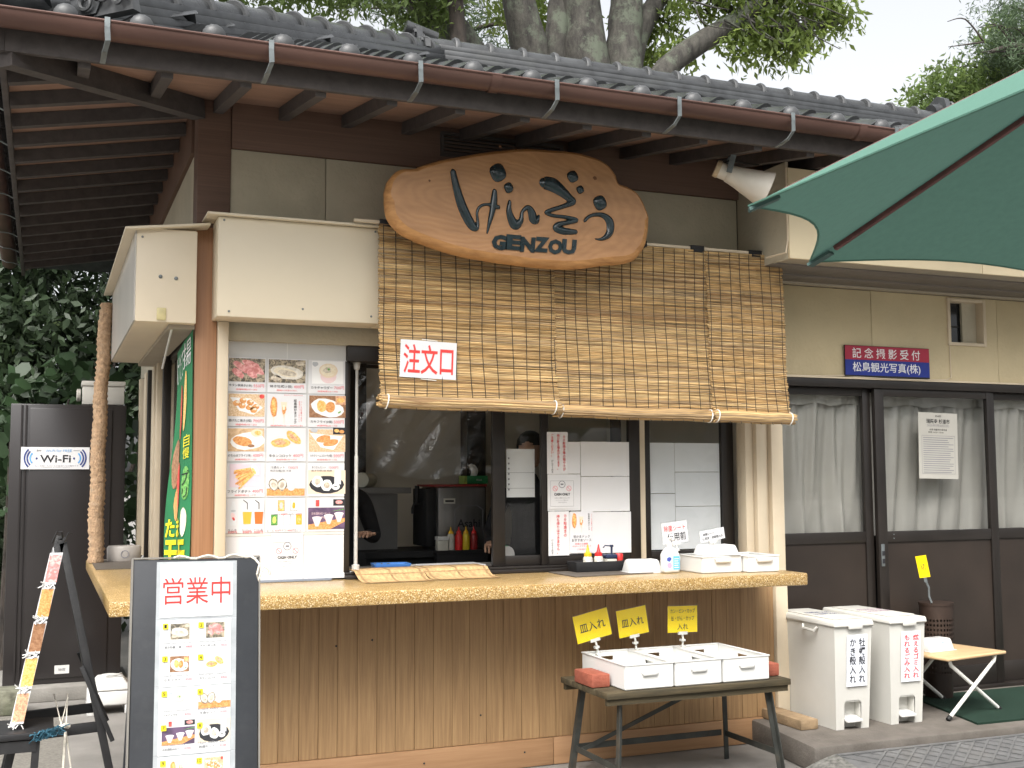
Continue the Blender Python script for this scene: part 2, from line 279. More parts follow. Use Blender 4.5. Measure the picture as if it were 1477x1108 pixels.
# awning box over the window and its wing round the corner
ab = part('awning_box', MB().box(.772, 1.602, 5.78, 5.98, 2.373, 2.878), m_cream, bevel=.006)
part('panel', MB().box(1.604, 3.952, 5.782, 5.98, 2.373, 2.878), m_cream, ab, bevel=.006)
part('cap', MB().box(.715, 3.952, 5.748, 5.984, 2.88, 2.892), m_cream, ab, bevel=.003)
for sx, sz in ((.83, 2.40), (.80, 2.86), (1.56, 2.41), (1.2, 2.43), (1.58, 2.86)): part('screw', MB().lathe([(.006, 0), (.004, -.004)], 8, (sx, 5.779, sz), 'y'), m_zinc, ab)
wg = part('awning_box', MB().box(.393, .686, 5.9, 8.0, 2.346, 2.818), m_creamw, bevel=.006)
part('side_sheet', MB().box(.387, .3925, 5.905, 7.995, 2.35, 2.815), m_wingside, wg)
part('cap', MB().hexa([(.335, 5.86, 2.795), (.745, 5.86, 2.846), (.745, 8.05, 2.846), (.335, 8.05, 2.795)], [(.335, 5.86, 2.808), (.745, 5.86, 2.859), (.745, 8.05, 2.859), (.335, 8.05, 2.808)]), m_cream, wg, bevel=.003)
for sx, sz, r in ((.51, 2.575, .01), (.585, 2.57, .01), (.42, 2.77, .006)): part('bolt', MB().lathe([(r, 0), (r*.8, -.006), (r*.3, -.008)], 10, (sx, 5.899, sz), 'y'), m_zinc, wg)
part('latch_plate', MB().box(.495, .54, 5.892, 5.9, 2.355, 2.418), mat('old_brass', (.5, .43, .22), .4, .2, 20), wg, bevel=.004)
part('beam', MB().box(.56, .686, 5.96, 8.0, 2.325, 2.345), m_soffit2, wg)
# side of the shop: dark windows between beige posts
mat('side_dark_glass', (.012, .014, .017), .08, .2, 2, spec=.5); sw = part('side_window', MB().box(.70, .74, 6.14, 9.3, 1.031, 1.05).box(.70, .74, 6.14, 9.3, 2.30, 2.36), m_dark); part('pane', MB().add([(.72, 9.3, 1.05), (.72, 6.14, 1.05), (.72, 6.14, 2.3), (.72, 9.3, 2.3)], [(0, 1, 2, 3)]), m_glass, sw, fix=False)
for y0, y1, mt in ((7.30, 7.36, m_dark), (7.72, 7.80, m_beige), (7.95, 8.12, m_beige), (8.45, 8.5, m_dark), (8.65, 8.80, m_beige), (9.2, 9.3, m_beige)): part('window_post', MB().box(.66, .709, y0, y1, 1.031, 2.345), mt, sw, bevel=.003)
part('sill', MB().box(.64, .709, 6.14, 7.3, 1.031, 1.06), m_dark, sw)
# shop window: head, trims, sashes
part('lintel', MB().box(.86, 4.0, 6.02, 6.12, 2.285, 2.38), m_stucco, bevel=.003)
wh = part('window_head', MB().box(1.5, 4.0, 6.03, 6.16, 2.20, 2.284), m_dark, bevel=.003)
part('window_trim', MB().box(.802, .857, 5.955, 6.05, 1.031, 2.372), m_beige, bevel=.005)
part('window_sill', MB().box(1.5, 3.99, 6.03, 6.17, 1.031, 1.052).box(1.5, 3.99, 6.06, 6.17, 1.052, 1.066), m_dark, bevel=.003)
def sash(x0, x1, y, sl, sr, z0=1.067, z1=2.20, rail=.055, mt=m_dark, pane=True):
    f = part('window_sash', MB().box(x0, x0+sl, y, y+.032, z0, z1).box(x1-sr, x1, y, y+.032, z0, z1).box(x0+sl, x1-sr, y+.002, y+.03, z0, z0+rail).box(x0+sl, x1-sr, y+.002, y+.03, z1-.05, z1), mt, bevel=.003)
    if pane: part('pane', MB().plate(x0+sl-.004, x1-sr+.004, z0+rail-.004, z1-.046, y+.015), m_glass, f, fix=False)
    return f
part('window_sash', MB().box(.858, 1.49, 6.068, 6.10, 1.04, 2.37), mat('frosted_panel', (.55, .55, .55), .25, .08, 2.5, .05, 5), bevel=.002)
part('window_stile', MB().box(1.492, 1.522, 6.06, 6.11, 1.067, 2.20), m_dark, bevel=.002)
sash(2.373, 3.2, 6.125, .076, .06); sash(2.66, 3.304, 6.085, .045, .075); sash(3.36, 3.985, 6.125, .035, .085)
part('window_track', MB().box(3.306, 3.345, 6.10, 6.11, 1.067, 2.2), m_beige)
for a, b, y, z1 in ((3.99, 4.045, 6.0, 2.36), (4.048, 4.115, 5.965, 2.36), (4.12, 4.165, 6.02, 2.36), (4.168, 4.255, 5.98, 2.36)): part('window_trim', MB().box(a, b, y, 6.1, 1.031 if a < 4.1 else .14, z1), m_beige, bevel=.004)
# room behind the window
m_steel0 = mat('worktop_steel', (.38, .37, .36), .35, .1, 4, metal=.4)
part('room_wall', MB().box(.76, 4.25, 8.3, 8.36, 0, 2.62).box(4.2, 4.25, 6.14, 8.3, 0, 2.62).box(.76, 4.25, 6.1, 8.36, 2.56, 2.62), m_room)
part('room_pillar', MB().box(2.02, 2.18, 8.2, 8.299, .9, 2.55), m_dark); part('room_pillar', MB().box(2.95, 3.1, 8.15, 8.299, .9, 2.55), m_dark)
part('room_floor', MB().box(.75, 4.2, 5.99, 8.3, .004, .05), m_room)
part('room_counter', MB().box(.76, 4.2, 6.18, 6.62, 1.0, 1.055).box(.76, 4.2, 6.2, 6.6, .06, 1.0), m_steel0)
part('room_worktop', MB().box(1.9, 4.15, 7.15, 7.7, 1.06, 1.1).box(1.92, 4.13, 7.2, 7.68, .06, 1.06), m_black)
# right-hand bay
for i, (a, b) in enumerate(((3.958, 5.398), (5.402, 6.9), (6.904, 8.4), (8.404, 10))): part('fascia_panel', MB().box(a, b, 5.45, 5.47, 2.826, 3.36), m_fascia, bevel=.003)
part('bay_side', MB().box(3.958, 3.976, 5.472, 5.984, 2.826, 3.40), m_stucco, bevel=.002)
part('conduit', MB().tube([(3.953, 5.46, 3.36), (3.953, 5.46, 2.93), (3.945, 5.47, 2.86), (3.90, 5.6, 2.85)], .006, 6), m_beige)
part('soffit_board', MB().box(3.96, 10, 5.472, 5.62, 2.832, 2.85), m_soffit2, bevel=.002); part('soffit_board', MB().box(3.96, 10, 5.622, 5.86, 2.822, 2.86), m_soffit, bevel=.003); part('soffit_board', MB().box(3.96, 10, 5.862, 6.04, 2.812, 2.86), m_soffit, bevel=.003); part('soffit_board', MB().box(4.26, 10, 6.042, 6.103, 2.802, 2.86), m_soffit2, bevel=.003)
for a, b in ((4.258, 5.068), (6.162, 8), (8.003, 10)): part('wall_panel', MB().box(a, b, 6.105, 6.2, 2.206, 2.80), m_wall, bevel=.002)
part('wall_panel', MB().box(5.072, 5.73, 6.105, 6.2, 2.206, 2.80).box(6.03, 6.158, 6.105, 6.2, 2.206, 2.80).box(5.73, 6.03, 6.105, 6.2, 2.206, 2.48).box(5.73, 6.03, 6.105, 6.2, 2.775, 2.80), m_wall)
wn = part('window', MB().box(5.71, 5.735, 6.09, 6.2, 2.462, 2.79).box(6.025, 6.05, 6.09, 6.2, 2.462, 2.79).box(5.735, 6.025, 6.09, 6.2, 2.462, 2.484).box(5.735, 6.025, 6.09, 6.2, 2.77, 2.79), m_beige, bevel=.003)
part('pane', MB().box(5.735, 6.025, 6.185, 6.19, 2.484, 2.77), mat('side_dark_glass', (0, 0, 0)), wn); part('shutter', MB().box(5.90, 6.024, 6.16, 6.18, 2.484, 2.77), m_stucco, wn); part('mullion', MB().box(5.735, 5.90, 6.18, 6.186, 2.60, 2.61), m_dark, wn)
part('door_head', MB().box(4.258, 10, 6.095, 6.2, 2.15, 2.204), m_dark, bevel=.003); part('door_sill', MB().box(4.258, 10, 6.085, 6.22, .141, .165), m_dark, bevel=.003)
part('wall_edging', MB().box(4.258, 10, 6.088, 6.104, 2.205, 2.216), m_beige)
for j, (a, b, y, l, r_) in enumerate(((4.258, 5.075, 6.15, .02, .062), (5.08, 6.105, 6.11, .075, .062), (6.09, 7.12, 6.15, .06, .07), (7.125, 8.1, 6.11, .07, .06), (8.11, 9.1, 6.15, .07, .07))):
    d = part('sliding_door', MB().box(a, a+l, y, y+.034, .166, 2.149).box(b-r_, b, y, y+.034, .166, 2.149).box(a+l, b-r_, y+.002, y+.032, 2.10, 2.149).box(a+l, b-r_, y+.002, y+.032, 1.135, 1.206).box(a+l, b-r_, y+.002, y+.032, .166, .30), m_dark, bevel=.003)
    part('lower_panel', MB().box(a+l-.003, b-r_+.003, y+.014, y+.022, .29, 1.14), m_darkp, d); part('pane', MB().plate(a+l-.003, b-r_+.003, 1.2, 2.104, y+.017), m_glass, d, fix=False)
    if j in (1, 2, 3):
        part('latch', MB().box(a+.014, a+.04, y-.007, y-.0005, .98, 1.125), m_zinc, d, bevel=.002)
        part('latch', MB().box(a+.018, a+.036, y-.0105, y-.0072, 1.0, 1.03).box(a+.018, a+.036, y-.0105, y-.0072, 1.05, 1.08), m_ink, d)
    if j == 1: part('screw', MB().lathe([(.005, 0), (.003, -.003)], 8, (a+l+.05, y+.001, 1.185), 'y').lathe([(.005, 0), (.003, -.003)], 8, (a+l+.05, y+.001, 1.16), 'y'), m_zinc, d)
part('inner_wall', MB().box(4.26, 10, 6.75, 6.8, 0, 2.8), m_black)
part('hull_wall', MB().box(.75, 10, 9.55, 9.6, 0, 3.5).box(9.95, 10, 6.2, 9.55, 0, 3.5).box(.76, 9.94, 6.15, 9.54, 3.3, 3.34), m_soffit)
part('wall_cable', MB().tube([(5.722, 6.098, 2.46), (5.725, 6.098, 2.24), (5.68, 6.09, 2.222), (5.5, 6.086, 2.214), (5.2, 6.086, 2.212), (4.95, 6.088, 2.218), (4.83, 6.092, 2.226), (4.6, 6.092, 2.217), (4.3, 6.092, 2.214)], .004, 6), m_beige)

# ------------------------------------------------------------------ eaves
ev = part('eave_soffit', MB().add([(-.2, 5.06, 3.372), (10.8, 5.06, 3.372), (10, 6.0, 3.535), (.69, 6.0, 3.535), (.69, 9.6, 3.535), (-.2, 10.6, 3.372)], [(0, 1, 2, 3), (0, 3, 4, 5)]), m_sof)
part('fascia_board', MB().box(-.2, 10.8, 5.03, 5.058, 3.325, 3.45), m_raft, bevel=.003); part('fascia_board', MB().box(-.228, -.2, 5.03, 10.6, 3.325, 3.45), m_raft, bevel=.003)
sl = .163/.94
i = 0
while True:
    x = .11+.338*i; i += 1
    if x > 8: break
    y1 = 5.96 if x > .69 else 5.06+.92*(x+.2)/.89
    if y1 < 5.2: continue
    part('rafter', MB().bar((x, 5.06, 3.337), (x, y1, 3.337+sl*(y1-5.06)), .05, .065), m_raft, ev)
for i in range(15):
    y = 5.40+.338*i; x1 = .672 if y > 5.98 else -.2+.87*(y-5.06)/.92
    part('rafter', MB().bar((-.2, y, 3.337), (x1, y, 3.337+sl*(x1+.2)*1.05), .05, .065), m_raft, ev)
part('hip_rafter', MB().bar((-.2, 5.06, 3.32), (.69, 5.98, 3.475), .075, .1), m_raft, ev)
def half_gutter(pts_axis, x0, x1, y, z, r, axis):
    mb = MB(); n = 12
    for rr in (r,):
        prof = [(-math.cos(PI*j/n)*rr, -math.sin(PI*j/n)*rr) for j in range(n+1)]+[((rr-.004)*math.cos(PI*j/n), -(rr-.004)*math.sin(PI*j/n)) for j in range(n+1)]
        vs = []; kk = len(prof)
        for e in (x0, x1): vs += [(e, y+a, z+b) if axis == 'x' else (y+a, e, z+b) for a, b in prof]
        mb.add(vs, [(j, (j+1) % kk, (j+1) % kk+kk, j+kk) for j in range(kk)])
    return mb
gz, gr = 3.458, .062
gt = part('gutter', half_gutter(None, -.39, 10.9, 4.955, gz, gr, 'x'), m_copper, smooth=True)
part('gutter_lip', MB().tube([(-.39, 4.955-gr, gz), (10.9, 4.955-gr, gz)], .006, 6), m_copper, gt)
for x in (1.9, 4.03, 6.2): part('gutter_joint', half_gutter(None, x, x+.05, 4.955, gz-.001, gr+.004, 'x'), m_copper, gt, smooth=True)
g2 = part('gutter', half_gutter(None, 5.02, 10.7, -.328, gz, gr, 'y'), m_copper, smooth=True)
for x in (.19, .865, 1.545, 2.23, 2.905, 3.59, 4.27, 4.95, 5.63, 6.31):
    pts = [(x, 4.955-gr-.008, gz+.012), (x, 4.955-gr-.008, gz-.03), (x+.004, 4.955-gr-.002, gz-.085), (x-.006, 4.955-gr+.035, gz-.12), (x-.008, 4.995, gz-.132), (x-.01, 5.027, gz-.136)]
    mb = MB()
    for a, b in zip(pts[:-1], pts[1:]): mb.bar(a, b, .022, .005, (0, -.3, 1) if abs(a[2]-b[2]) < abs(a[1]-b[1]) else (0, 1, 0))
    part('gutter_bracket', mb, m_zinc, gt)
for i in range(9):
    y = 5.35+.62*i; mb = MB(); pts = [(-.328-gr-.006, y, gz+.012), (-.328-gr-.004, y, gz-.05), (-.345, y, gz-gr-.012), (-.29, y, gz-gr-.014), (-.262, y, gz-.085), (-.232, y, gz-.10)]
    for a, b in zip(pts[:-1], pts[1:]): mb.bar(a, b, .02, .004, (0, 0, 1) if abs(a[2]-b[2]) < abs(a[0]-b[0]) else (1, 0, 0))
    part('gutter_bracket', mb, m_zinc, g2)

# ------------------------------------------------------------------ tiled roof
PT = .386; EZ = 3.452; CX, CY = -.30, 4.965; RY = 7.85; RZ = EZ+PT*(RY-CY); XL = CX+RY-CY; XR = 7.3; RE = XR+RY-CY; ang = math.atan(PT)
rf = part('roof', MB().add([(CX+.06, CY+.06, EZ-.03), (RE-.06, CY+.06, EZ-.03), (XR, RY, RZ-.03), (XL, RY, RZ-.03), (CX+.06, 2*RY-CY, EZ-.03), (RE, 2*RY-CY, EZ-.03)], [(0, 1, 2, 3), (4, 0, 3), (5, 4, 3, 2), (1, 5, 2)]), m_tile)
PROF = [(-.15, .022), (-.11, .004), (-.05, -.004), (.01, .0), (.05, .026), (.085, .05), (.105, .054), (.125, .05), (.15, .024)]
def tile_geo(eave=False):
    mb = MB().m(m_tile); n = len(PROF); L_ = .29
    vs = [(x, 0, z+.024) for x, z in PROF]+[(x, L_, z) for x, z in PROF]+[(x, .002, z+.002) for x, z in PROF]
    mb.add(vs, [(j, j+1, n+j+1, n+j) for j in range(n-1)]+[(j+1, j, 2*n+j, 2*n+j+1) for j in range(n-1)])
    if eave:
        mb.add([(x, .0, z+.02) for x, z in PROF[:5]]+[(x, -.006, -.035-.008*math.cos(x*20)) for x, z in PROF[:5]], [(j, j+5, j+6, j+1) for j in range(4)])
        mb.m(m_disc).lathe([(.052, .02), (.052, -.01), (.047, -.022), (.034, -.034), (.016, -.042), (.004, -.044)], 14, (.105, 0, .026), 'y')
    return mb
T0 = tile_geo(); T1 = tile_geo(True); me0 = T0.mesh('tile', smooth=True, fix=False); me1 = T1.mesh('eave_tile', smooth=True, fix=True)
field = MB().m(m_tile); M0 = Matrix.Rotation(ang, 4, 'X'); NR = 13; EXPO = (RY-CY)/NR
def add_copy(mb, geo, M): mb.add([M@Vector(p) for p in geo.v], geo.f)
for r in range(NR):
    y = CY+.01+r*EXPO; z = EZ+PT*(y-CY)
    for c in range(-1, 36):
        x = .03+.3*c-.105
        if x-.1 < CX+(y-CY) or x+.15 > RE-(y-CY): continue
        if r < 8 and x < 6.4: link('tile' if r else 'eave_tile', me0 if r else me1, rf, (x, y, z), (ang+random.uniform(-.012, .012), random.uniform(-.012, .012), random.uniform(-.008, .008)))
        else: add_copy(field, T0, Matrix.Translation((x, y, z))@M0)
    for c in range(0, 20):   # left slope, faces the lane
        yy = CY+.2+.3*c
        if yy-.1 < CY+(r*EXPO) or yy+.15 > 2*RY-CY-r*EXPO: continue
        xx = CX+.01+r*EXPO; add_copy(field, T0, Matrix.Translation((xx, yy, z))@Matrix.Rotation(-PI/2, 4, 'Z')@M0)
f_ = part('tile_field', field, m_tile, rf, smooth=True, fix=False); stuff(f_)
def cap_geo(L_=.27):
    mb = MB().m(m_tile); n = 10; r = .072
    ring = lambda y, r: [(r*math.cos(PI*j/n), y, r*math.sin(PI*j/n)*1.05) for j in range(n+1)]
    vs = ring(0, r)+ring(L_, r); mb.add(vs, [(j, j+1, n+1+j+1, n+1+j) for j in range(n)])
    prof = [(0, r), (0, r+.018), (.015, r+.024), (.035, r+.018), (.04, r)]
    vs = [p for y, q in prof for p in ring(y-.005, q)]; mb.m(m_disc).add(vs, [(k*(n+1)+j, k*(n+1)+j+1, (k+1)*(n+1)+j+1, (k+1)*(n+1)+j) for k in range(len(prof)-1) for j in range(n)])
    return mb
cap_me = cap_geo().mesh('ridge_tile', smooth=True)
def ridge(p0, p1, n, flip=False):
    p0, p1 = Vector(p0), Vector(p1); d = (p1-p0).normalized(); sx = d.cross(Vector((0, 0, 1))).normalized(); up_ = sx.cross(d); L_ = (p1-p0).length
    for k, (wd, h) in enumerate(((.26, .045), (.235, .045), (.21, .045), (.19, .03))):
        o = up_*(.012+.042*k); part('ridge_course', MB().bar(p0+o, p1+o, wd, h if k < 3 else .04, up_), m_tile, rf, bevel=.004)
    q = Matrix((sx, d, up_)).transposed().to_4x4()
    for i in range(n):
        t = i/n; o = link('ridge_tile', cap_me, rf); M = q.copy(); M.translation = p0.lerp(p1, t)+up_*.158; o.matrix_local = M; o.scale = (1, L_/n/.268, 1)
tt = .42; ridge((CX+tt, CY+tt, EZ+PT*tt-.02), (XL+.1, RY+.1-.02, RZ+.02), 13)
ridge((XL-.12, RY, RZ+.02), (XR, RY, RZ+.02), 18)
def oni(M, s=1.):
    mb = MB().m(m_tile); mb.prism([(-.16, -.05), (.16, -.05), (.20, .03), (.13, .12), (.10, .22), (0, .27), (-.10, .22), (-.13, .12), (-.20, .03)], -.03, .03)
    mb.m(m_disc)
    for sg in (-1, 1):
        for cx, cz, r0 in ((.12, .0, .06), (.22, .02, .05), (.30, -.01, .042), (.09, .14, .05)):
            pts = []
            for j in range(22): a = j*.42; rr = r0*(1-j/24); pts.append((sg*(cx+rr*math.cos(a)), -.045, cz+rr*math.sin(a)))
            mb.tube(pts, [.013*(1-j/34) for j in range(22)], 5)
        mb.prism([(sg*.14, -.06), (sg*.36, -.06), (sg*.34, .02), (sg*.2, .06)], -.02, .03)
    mb.lathe([(.06, 0), (.055, -.03), (.03, -.05), (.004, -.055)], 14, (0, -.03, .1), 'y')
    for a in range(6): mb.lathe([(.018, 0), (.014, -.015), (.003, -.018)], 8, (.045*math.cos(a*PI/3), -.04, .1+.045*math.sin(a*PI/3)), 'y')
    o = part('ridge_end_ornament', mb, None, rf, smooth=True); o.matrix_local = M@Matrix.Scale(s, 4); return o
oni(Matrix.Translation((CX+.36, CY+.36, EZ+PT*.36+.06))@Matrix.Rotation(-PI/4, 4, 'Z'))
o_ = oni(Matrix.Translation((XL-.14, RY, RZ+.12))@Matrix.Rotation(-PI/2, 4, 'Z'), .8)
part('ridge_end_roll', MB().tube([(XL-.22, RY, RZ+.31), (XL+.02, RY, RZ+.25)], .05, 12), m_tile, rf, smooth=True)
oni(Matrix.Translation((XR+.05, RY, RZ+.16))@Matrix.Rotation(PI/2, 4, 'Z'), .9); part('ridge_end_roll', MB().tube([(XR-.05, RY, RZ+.24), (XR+.18, RY, RZ+.3)], .075, 12), m_tile, rf, smooth=True)
part('corner_tile', MB().tube([(CX+.0, CY+.0, EZ+.08), (CX+.3, CY+.3, EZ+PT*.3+.05)], [.075, .08], 12), m_tile, rf, smooth=True)
# ------------------------------------------------------------------ carved wooden shop sign
SG_OUT = [(-0.726, 0.025), (-0.715, -0.085), (-0.679, -0.143), (-0.617, -0.188), (-0.48, -0.234), (-0.32, -0.269), (-0.112, -0.29), (0.135, -0.302), (0.344, -0.295), (0.51, -0.264), (0.667, -0.237), (0.742, -0.171), (0.774, -0.103), (0.788, -0.002), (0.771, 0.063), (0.722, 0.148), (0.649, 0.185), (0.601, 0.197), (0.583, 0.24), (0.559, 0.271), (0.517, 0.305), (0.458, 0.326), (0.351, 0.342), (0.187, 0.341), (0.026, 0.33), (-0.132, 0.3), (-0.286, 0.262), (-0.438, 0.218), (-0.544, 0.176), (-0.57, 0.163), (-0.638, 0.153), (-0.68, 0.126), (-0.711, 0.083)]
SG_STR = [[(-0.373, 0.162, 0.0258), (-0.357, 0.091, 0.0323), (-0.33, 0.0, 0.0409), (-0.298, -0.07, 0.043), (-0.265, -0.12, 0.0366), (-0.241, -0.128, 0.0172), (-0.237, -0.091, 0.0129), (-0.241, -0.045, 0.0118), (-0.223, -0.01, 0.0129), (-0.183, 0.004, 0.0129), (-0.12, -0.006, 0.0194)], [(-0.142, 0.081, 0.0215), (-0.146, 0.026, 0.0301), (-0.155, -0.027, 0.0258), (-0.169, -0.081, 0.0194), (-0.185, -0.149, 0.0075)], [(-0.057, 0.032, 0.0151), (-0.061, -0.019, 0.0258), (-0.044, -0.07, 0.0387), (-0.024, -0.093, 0.0409), (0.006, -0.066, 0.0237), (0.015, -0.018, 0.0151), (0.047, 0.007, 0.0237), (0.069, -0.018, 0.0366), (0.077, -0.055, 0.0366), (0.097, -0.061, 0.0237), (0.11, -0.031, 0.0108)], [(0.141, 0.15, 0.0538), (0.191, 0.144, 0.0624), (0.243, 0.115, 0.0495), (0.289, 0.081, 0.0366), (0.312, 0.061, 0.028), (0.254, 0.032, 0.0204), (0.184, 0.006, 0.0183), (0.151, -0.011, 0.0151), (0.189, -0.024, 0.0151), (0.265, -0.026, 0.0172), (0.332, -0.037, 0.0194), (0.282, -0.054, 0.0194), (0.224, -0.07, 0.0237), (0.208, -0.092, 0.028), (0.252, -0.103, 0.0323), (0.328, -0.102, 0.0215)], [(0.38, -0.038, 0.0151), (0.406, -0.012, 0.0151), (0.448, 0.003, 0.0172), (0.495, 0.001, 0.0258), (0.531, -0.028, 0.0387), (0.534, -0.077, 0.0366), (0.512, -0.112, 0.0258), (0.476, -0.131, 0.0129), (0.442, -0.131, 0.0065)]]
SG_DOT = [(-0.123, 0.179, 0.0452, 0.0511), (-0.063, 0.104, 0.0258, 0.0301), (0.311, 0.2, 0.0323, 0.0344), (0.355, 0.132, 0.0215, 0.0237), (0.474, 0.07, 0.0398, 0.043)]
def sign_wood():
    """slab of timber: growth rings wander round an off-centre heart"""
    mt, n, L, b = _nodes('sign_wood'); tc = n.new('ShaderNodeTexCoord'); mp = n.new('ShaderNodeMapping'); mp.inputs['Location'].default_value = (.33*1.2, 0, -.02*3); mp.inputs['Scale'].default_value = (1.2, .6, 3.0); L.new(tc.outputs['Object'], mp.inputs[0])
    w_ = n.new('ShaderNodeTexWave'); w_.wave_type = 'RINGS'; w_.rings_direction = 'Y'; w_.inputs['Scale'].default_value = 4.2; w_.inputs['Distortion'].default_value = 9; w_.inputs['Detail'].default_value = 5; w_.inputs['Detail Scale'].default_value = .9; L.new(mp.outputs[0], w_.inputs[0])
    nz = n.new('ShaderNodeTexNoise'); nz.inputs['Scale'].default_value = 3; nz.inputs['Detail'].default_value = 8; m2 = n.new('ShaderNodeMapping'); m2.inputs['Scale'].default_value = (1.2, 1, 5); L.new(tc.outputs['Object'], m2.inputs[0]); L.new(m2.outputs[0], nz.inputs[0])
    rp = n.new('ShaderNodeValToRGB'); e = rp.color_ramp.elements; e[0].position = .1; e[0].color = (.36, .195, .09, 1); e[1].position = .9; e[1].color = (.39, .215, .10, 1); L.new(w_.outputs[0], rp.inputs[0])
    r3 = n.new('ShaderNodeValToRGB'); e = r3.color_ramp.elements; e[0].position = .3; e[0].color = (.82, .76, .72, 1); e[1].position = .65; e[1].color = (1.1, 1.05, 1, 1); L.new(nz.outputs[0], r3.inputs[0])
    mx = n.new('ShaderNodeMix'); mx.data_type = 'RGBA'; mx.blend_type = 'MULTIPLY'; mx.inputs[0].default_value = .85; L.new(rp.outputs[0], mx.inputs[6]); L.new(r3.outputs[0], mx.inputs[7]); L.new(mx.outputs[2], b.inputs['Base Color']); b.inputs['Roughness'].default_value = .42
    bp = n.new('ShaderNodeBump'); bp.inputs['Strength'].default_value = .12; bp.inputs['Distance'].default_value = .004; L.new(w_.outputs[0], bp.inputs['Height']); L.new(bp.outputs[0], b.inputs['Normal']); return mt
m_sign = sign_wood(); m_bark = wood('sign_edge_wood', (.30, .14, .05), (.55, .29, .11), (2, 6, 10), 3, .5, .3, 0)
m_lacq = mat('black_lacquer', (.012, .024, .028), .16, .3, 20, .25, 14, spec=.6); m_crv = mat('carved_edge', (.42, .21, .09), .5, .2, 12)
sg = thing('shop_sign', 'large carved timber slab shop sign with dark brush lettering, hung above the reed blinds', 'sign', (2.29, 5.52, 2.987))
def spline(P, n=5):
    out = []; k = len(P)
    for i in range(k-1):
        p0, p1, p2, p3 = P[max(i-1, 0)], P[i], P[i+1], P[min(i+2, k-1)]
        for j in range(n):
            t = j/n; out.append(tuple(.5*((2*b)+(-a+c)*t+(2*a-5*b+4*c-d)*t*t+(-a+3*b-3*c+d)*t**3) for a, b, c, d in zip(p0, p1, p2, p3)))
    out.append(tuple(P[-1])); return out
oc = spline(SG_OUT+SG_OUT[:1], 4)[:-1]; nn = len(oc); rr_ = [random.uniform(-.0012, .0012) for _ in oc]; oc = [(x*(1+r), z*(1+2*r)) for (x, z), r in zip(oc, rr_)]
def slab(k0):   # rings of the outline from the back face, round the live edge, to the front
    mb = MB(); rings = []
    for d, y in ((.018, .07), (.0, .055), (-.002, .02), (.012, -.004), (.03, -.014)):
        ring = []
        for i, (x, z) in enumerate(oc):
            tx, tz = oc[(i+1) % nn][0]-oc[i-1][0], oc[(i+1) % nn][1]-oc[i-1][1]; l = math.hypot(tx, tz); nx, nz = -tz/l, tx/l
            s_ = 1.25 if z < 0 else .7; ring.append((x+nx*d*s_, y, z+nz*d*s_))
        rings.append(ring)
    return rings
rg = slab(0); mb = MB().m(m_bark); vs = [p for r in rg for p in r]
mb.add(vs, [(a*nn+i, a*nn+(i+1) % nn, (a+1)*nn+(i+1) % nn, (a+1)*nn+i) for a in range(4) for i in range(nn)]+[tuple(range(nn))])
mb.m(m_sign).add(rg[4], [tuple(range(nn))[::-1]]); mb.build('board', None, sg, smooth=True)
def stroke(P, h=.012, grow=0.):
    """brush stroke with rounded section and ends on the board face"""
    Q = spline(P, 6); mb = MB(); k = len(Q); n = 7; vs = []
    for i, (x, z, w_) in enumerate(Q):
        a, b = Q[max(i-1, 0)], Q[min(i+1, k-1)]; dx, dz = b[0]-a[0], b[1]-a[1]; l = math.hypot(dx, dz) or 1; nx, nz = -dz/l, dx/l; hw = max(w_*.64, .0032)+grow
        for j in range(n): u = -1+2*j/(n-1); vs.append((x+nx*hw*u, -.0145-h*math.sqrt(max(0, 1-u*u))*min(1, w_/.02), z+nz*hw*u))
    fs = [(i*n+j, i*n+j+1, (i+1)*n+j+1, (i+1)*n+j) for i in range(k-1) for j in range(n-1)]; mb.add(vs, fs)
    for e in (0, k-1):   # round end
        x, z, w_ = Q[e]; o = Q[1] if e == 0 else Q[k-2]; a0 = math.atan2(z-o[1], x-o[0]); hw = max(w_*.64, .0032)+grow
        pts = [(x, -.0145-h*min(1, w_/.02), z)]+[(x+hw*.8*math.cos(a0+t), -.0145, z+hw*.8*math.sin(a0+t)) for t in [PI*(q/8-.5) for q in range(9)]]
        mb.add(pts, [(0, i, i+1) for i in range(1, 9)])
    return mb
for P in SG_STR:
    stroke(P, .0, .005).build('carved_groove', m_crv, sg); stroke(P).build('brush_letter', m_lacq, sg, (0, -.0012, 0), smooth='all')
for x, z, a, b in SG_DOT:
    mb = MB(); prof = [(1, 0), (.93, .006), (.75, .011), (.4, .014), (.05, .0145)]; sk = random.uniform(.8, 1.2); n = 16
    vs = [(x+a*r*(1+.12*math.cos(2*t+sk))*math.cos(t), -.0157-y, z+b*r*(1+.1*math.sin(t*2))*math.sin(t)) for r, y in prof for t in [2*PI*j/n for j in range(n)]]
    mb.add(vs, [(k*n+j, k*n+(j+1) % n, (k+1)*n+(j+1) % n, (k+1)*n+j) for k in range(4) for j in range(n)]+[tuple(4*n+j for j in range(n))]); mb.build('brush_letter', m_lacq, sg, smooth='all')
    MB().ell(x, z, a*1.14, b*1.14, 0, -.0148, 18, .04).build('carved_groove', m_crv, sg)
for i, ch in enumerate('GENZOU'):
    mb = MB(); x = -.118+i*.0805; put_text(mb, m_lacq, ch, x, -.193+.006*(i % 2), .086, .082, 0, bold=.065, shear=.1)
    n0 = len(mb.v); mb.v = [(p[0], -.019, p[2]) for p in mb.v]; o = mb.build('roman_letter', m_lacq, sg, fix=False); o['label'] = 'carved dark letter %s' % ch
for x, z, r in ((.445, .205, .012), (-.11, .32, .008), (-.02, .315, .005), (-.5, .10, .006)): MB().ell(x, z, r, r, 0, -.0152, 10, .2).build('knot', mat('knot_wood', (.16, .07, .03), .6, .3, 30), sg)

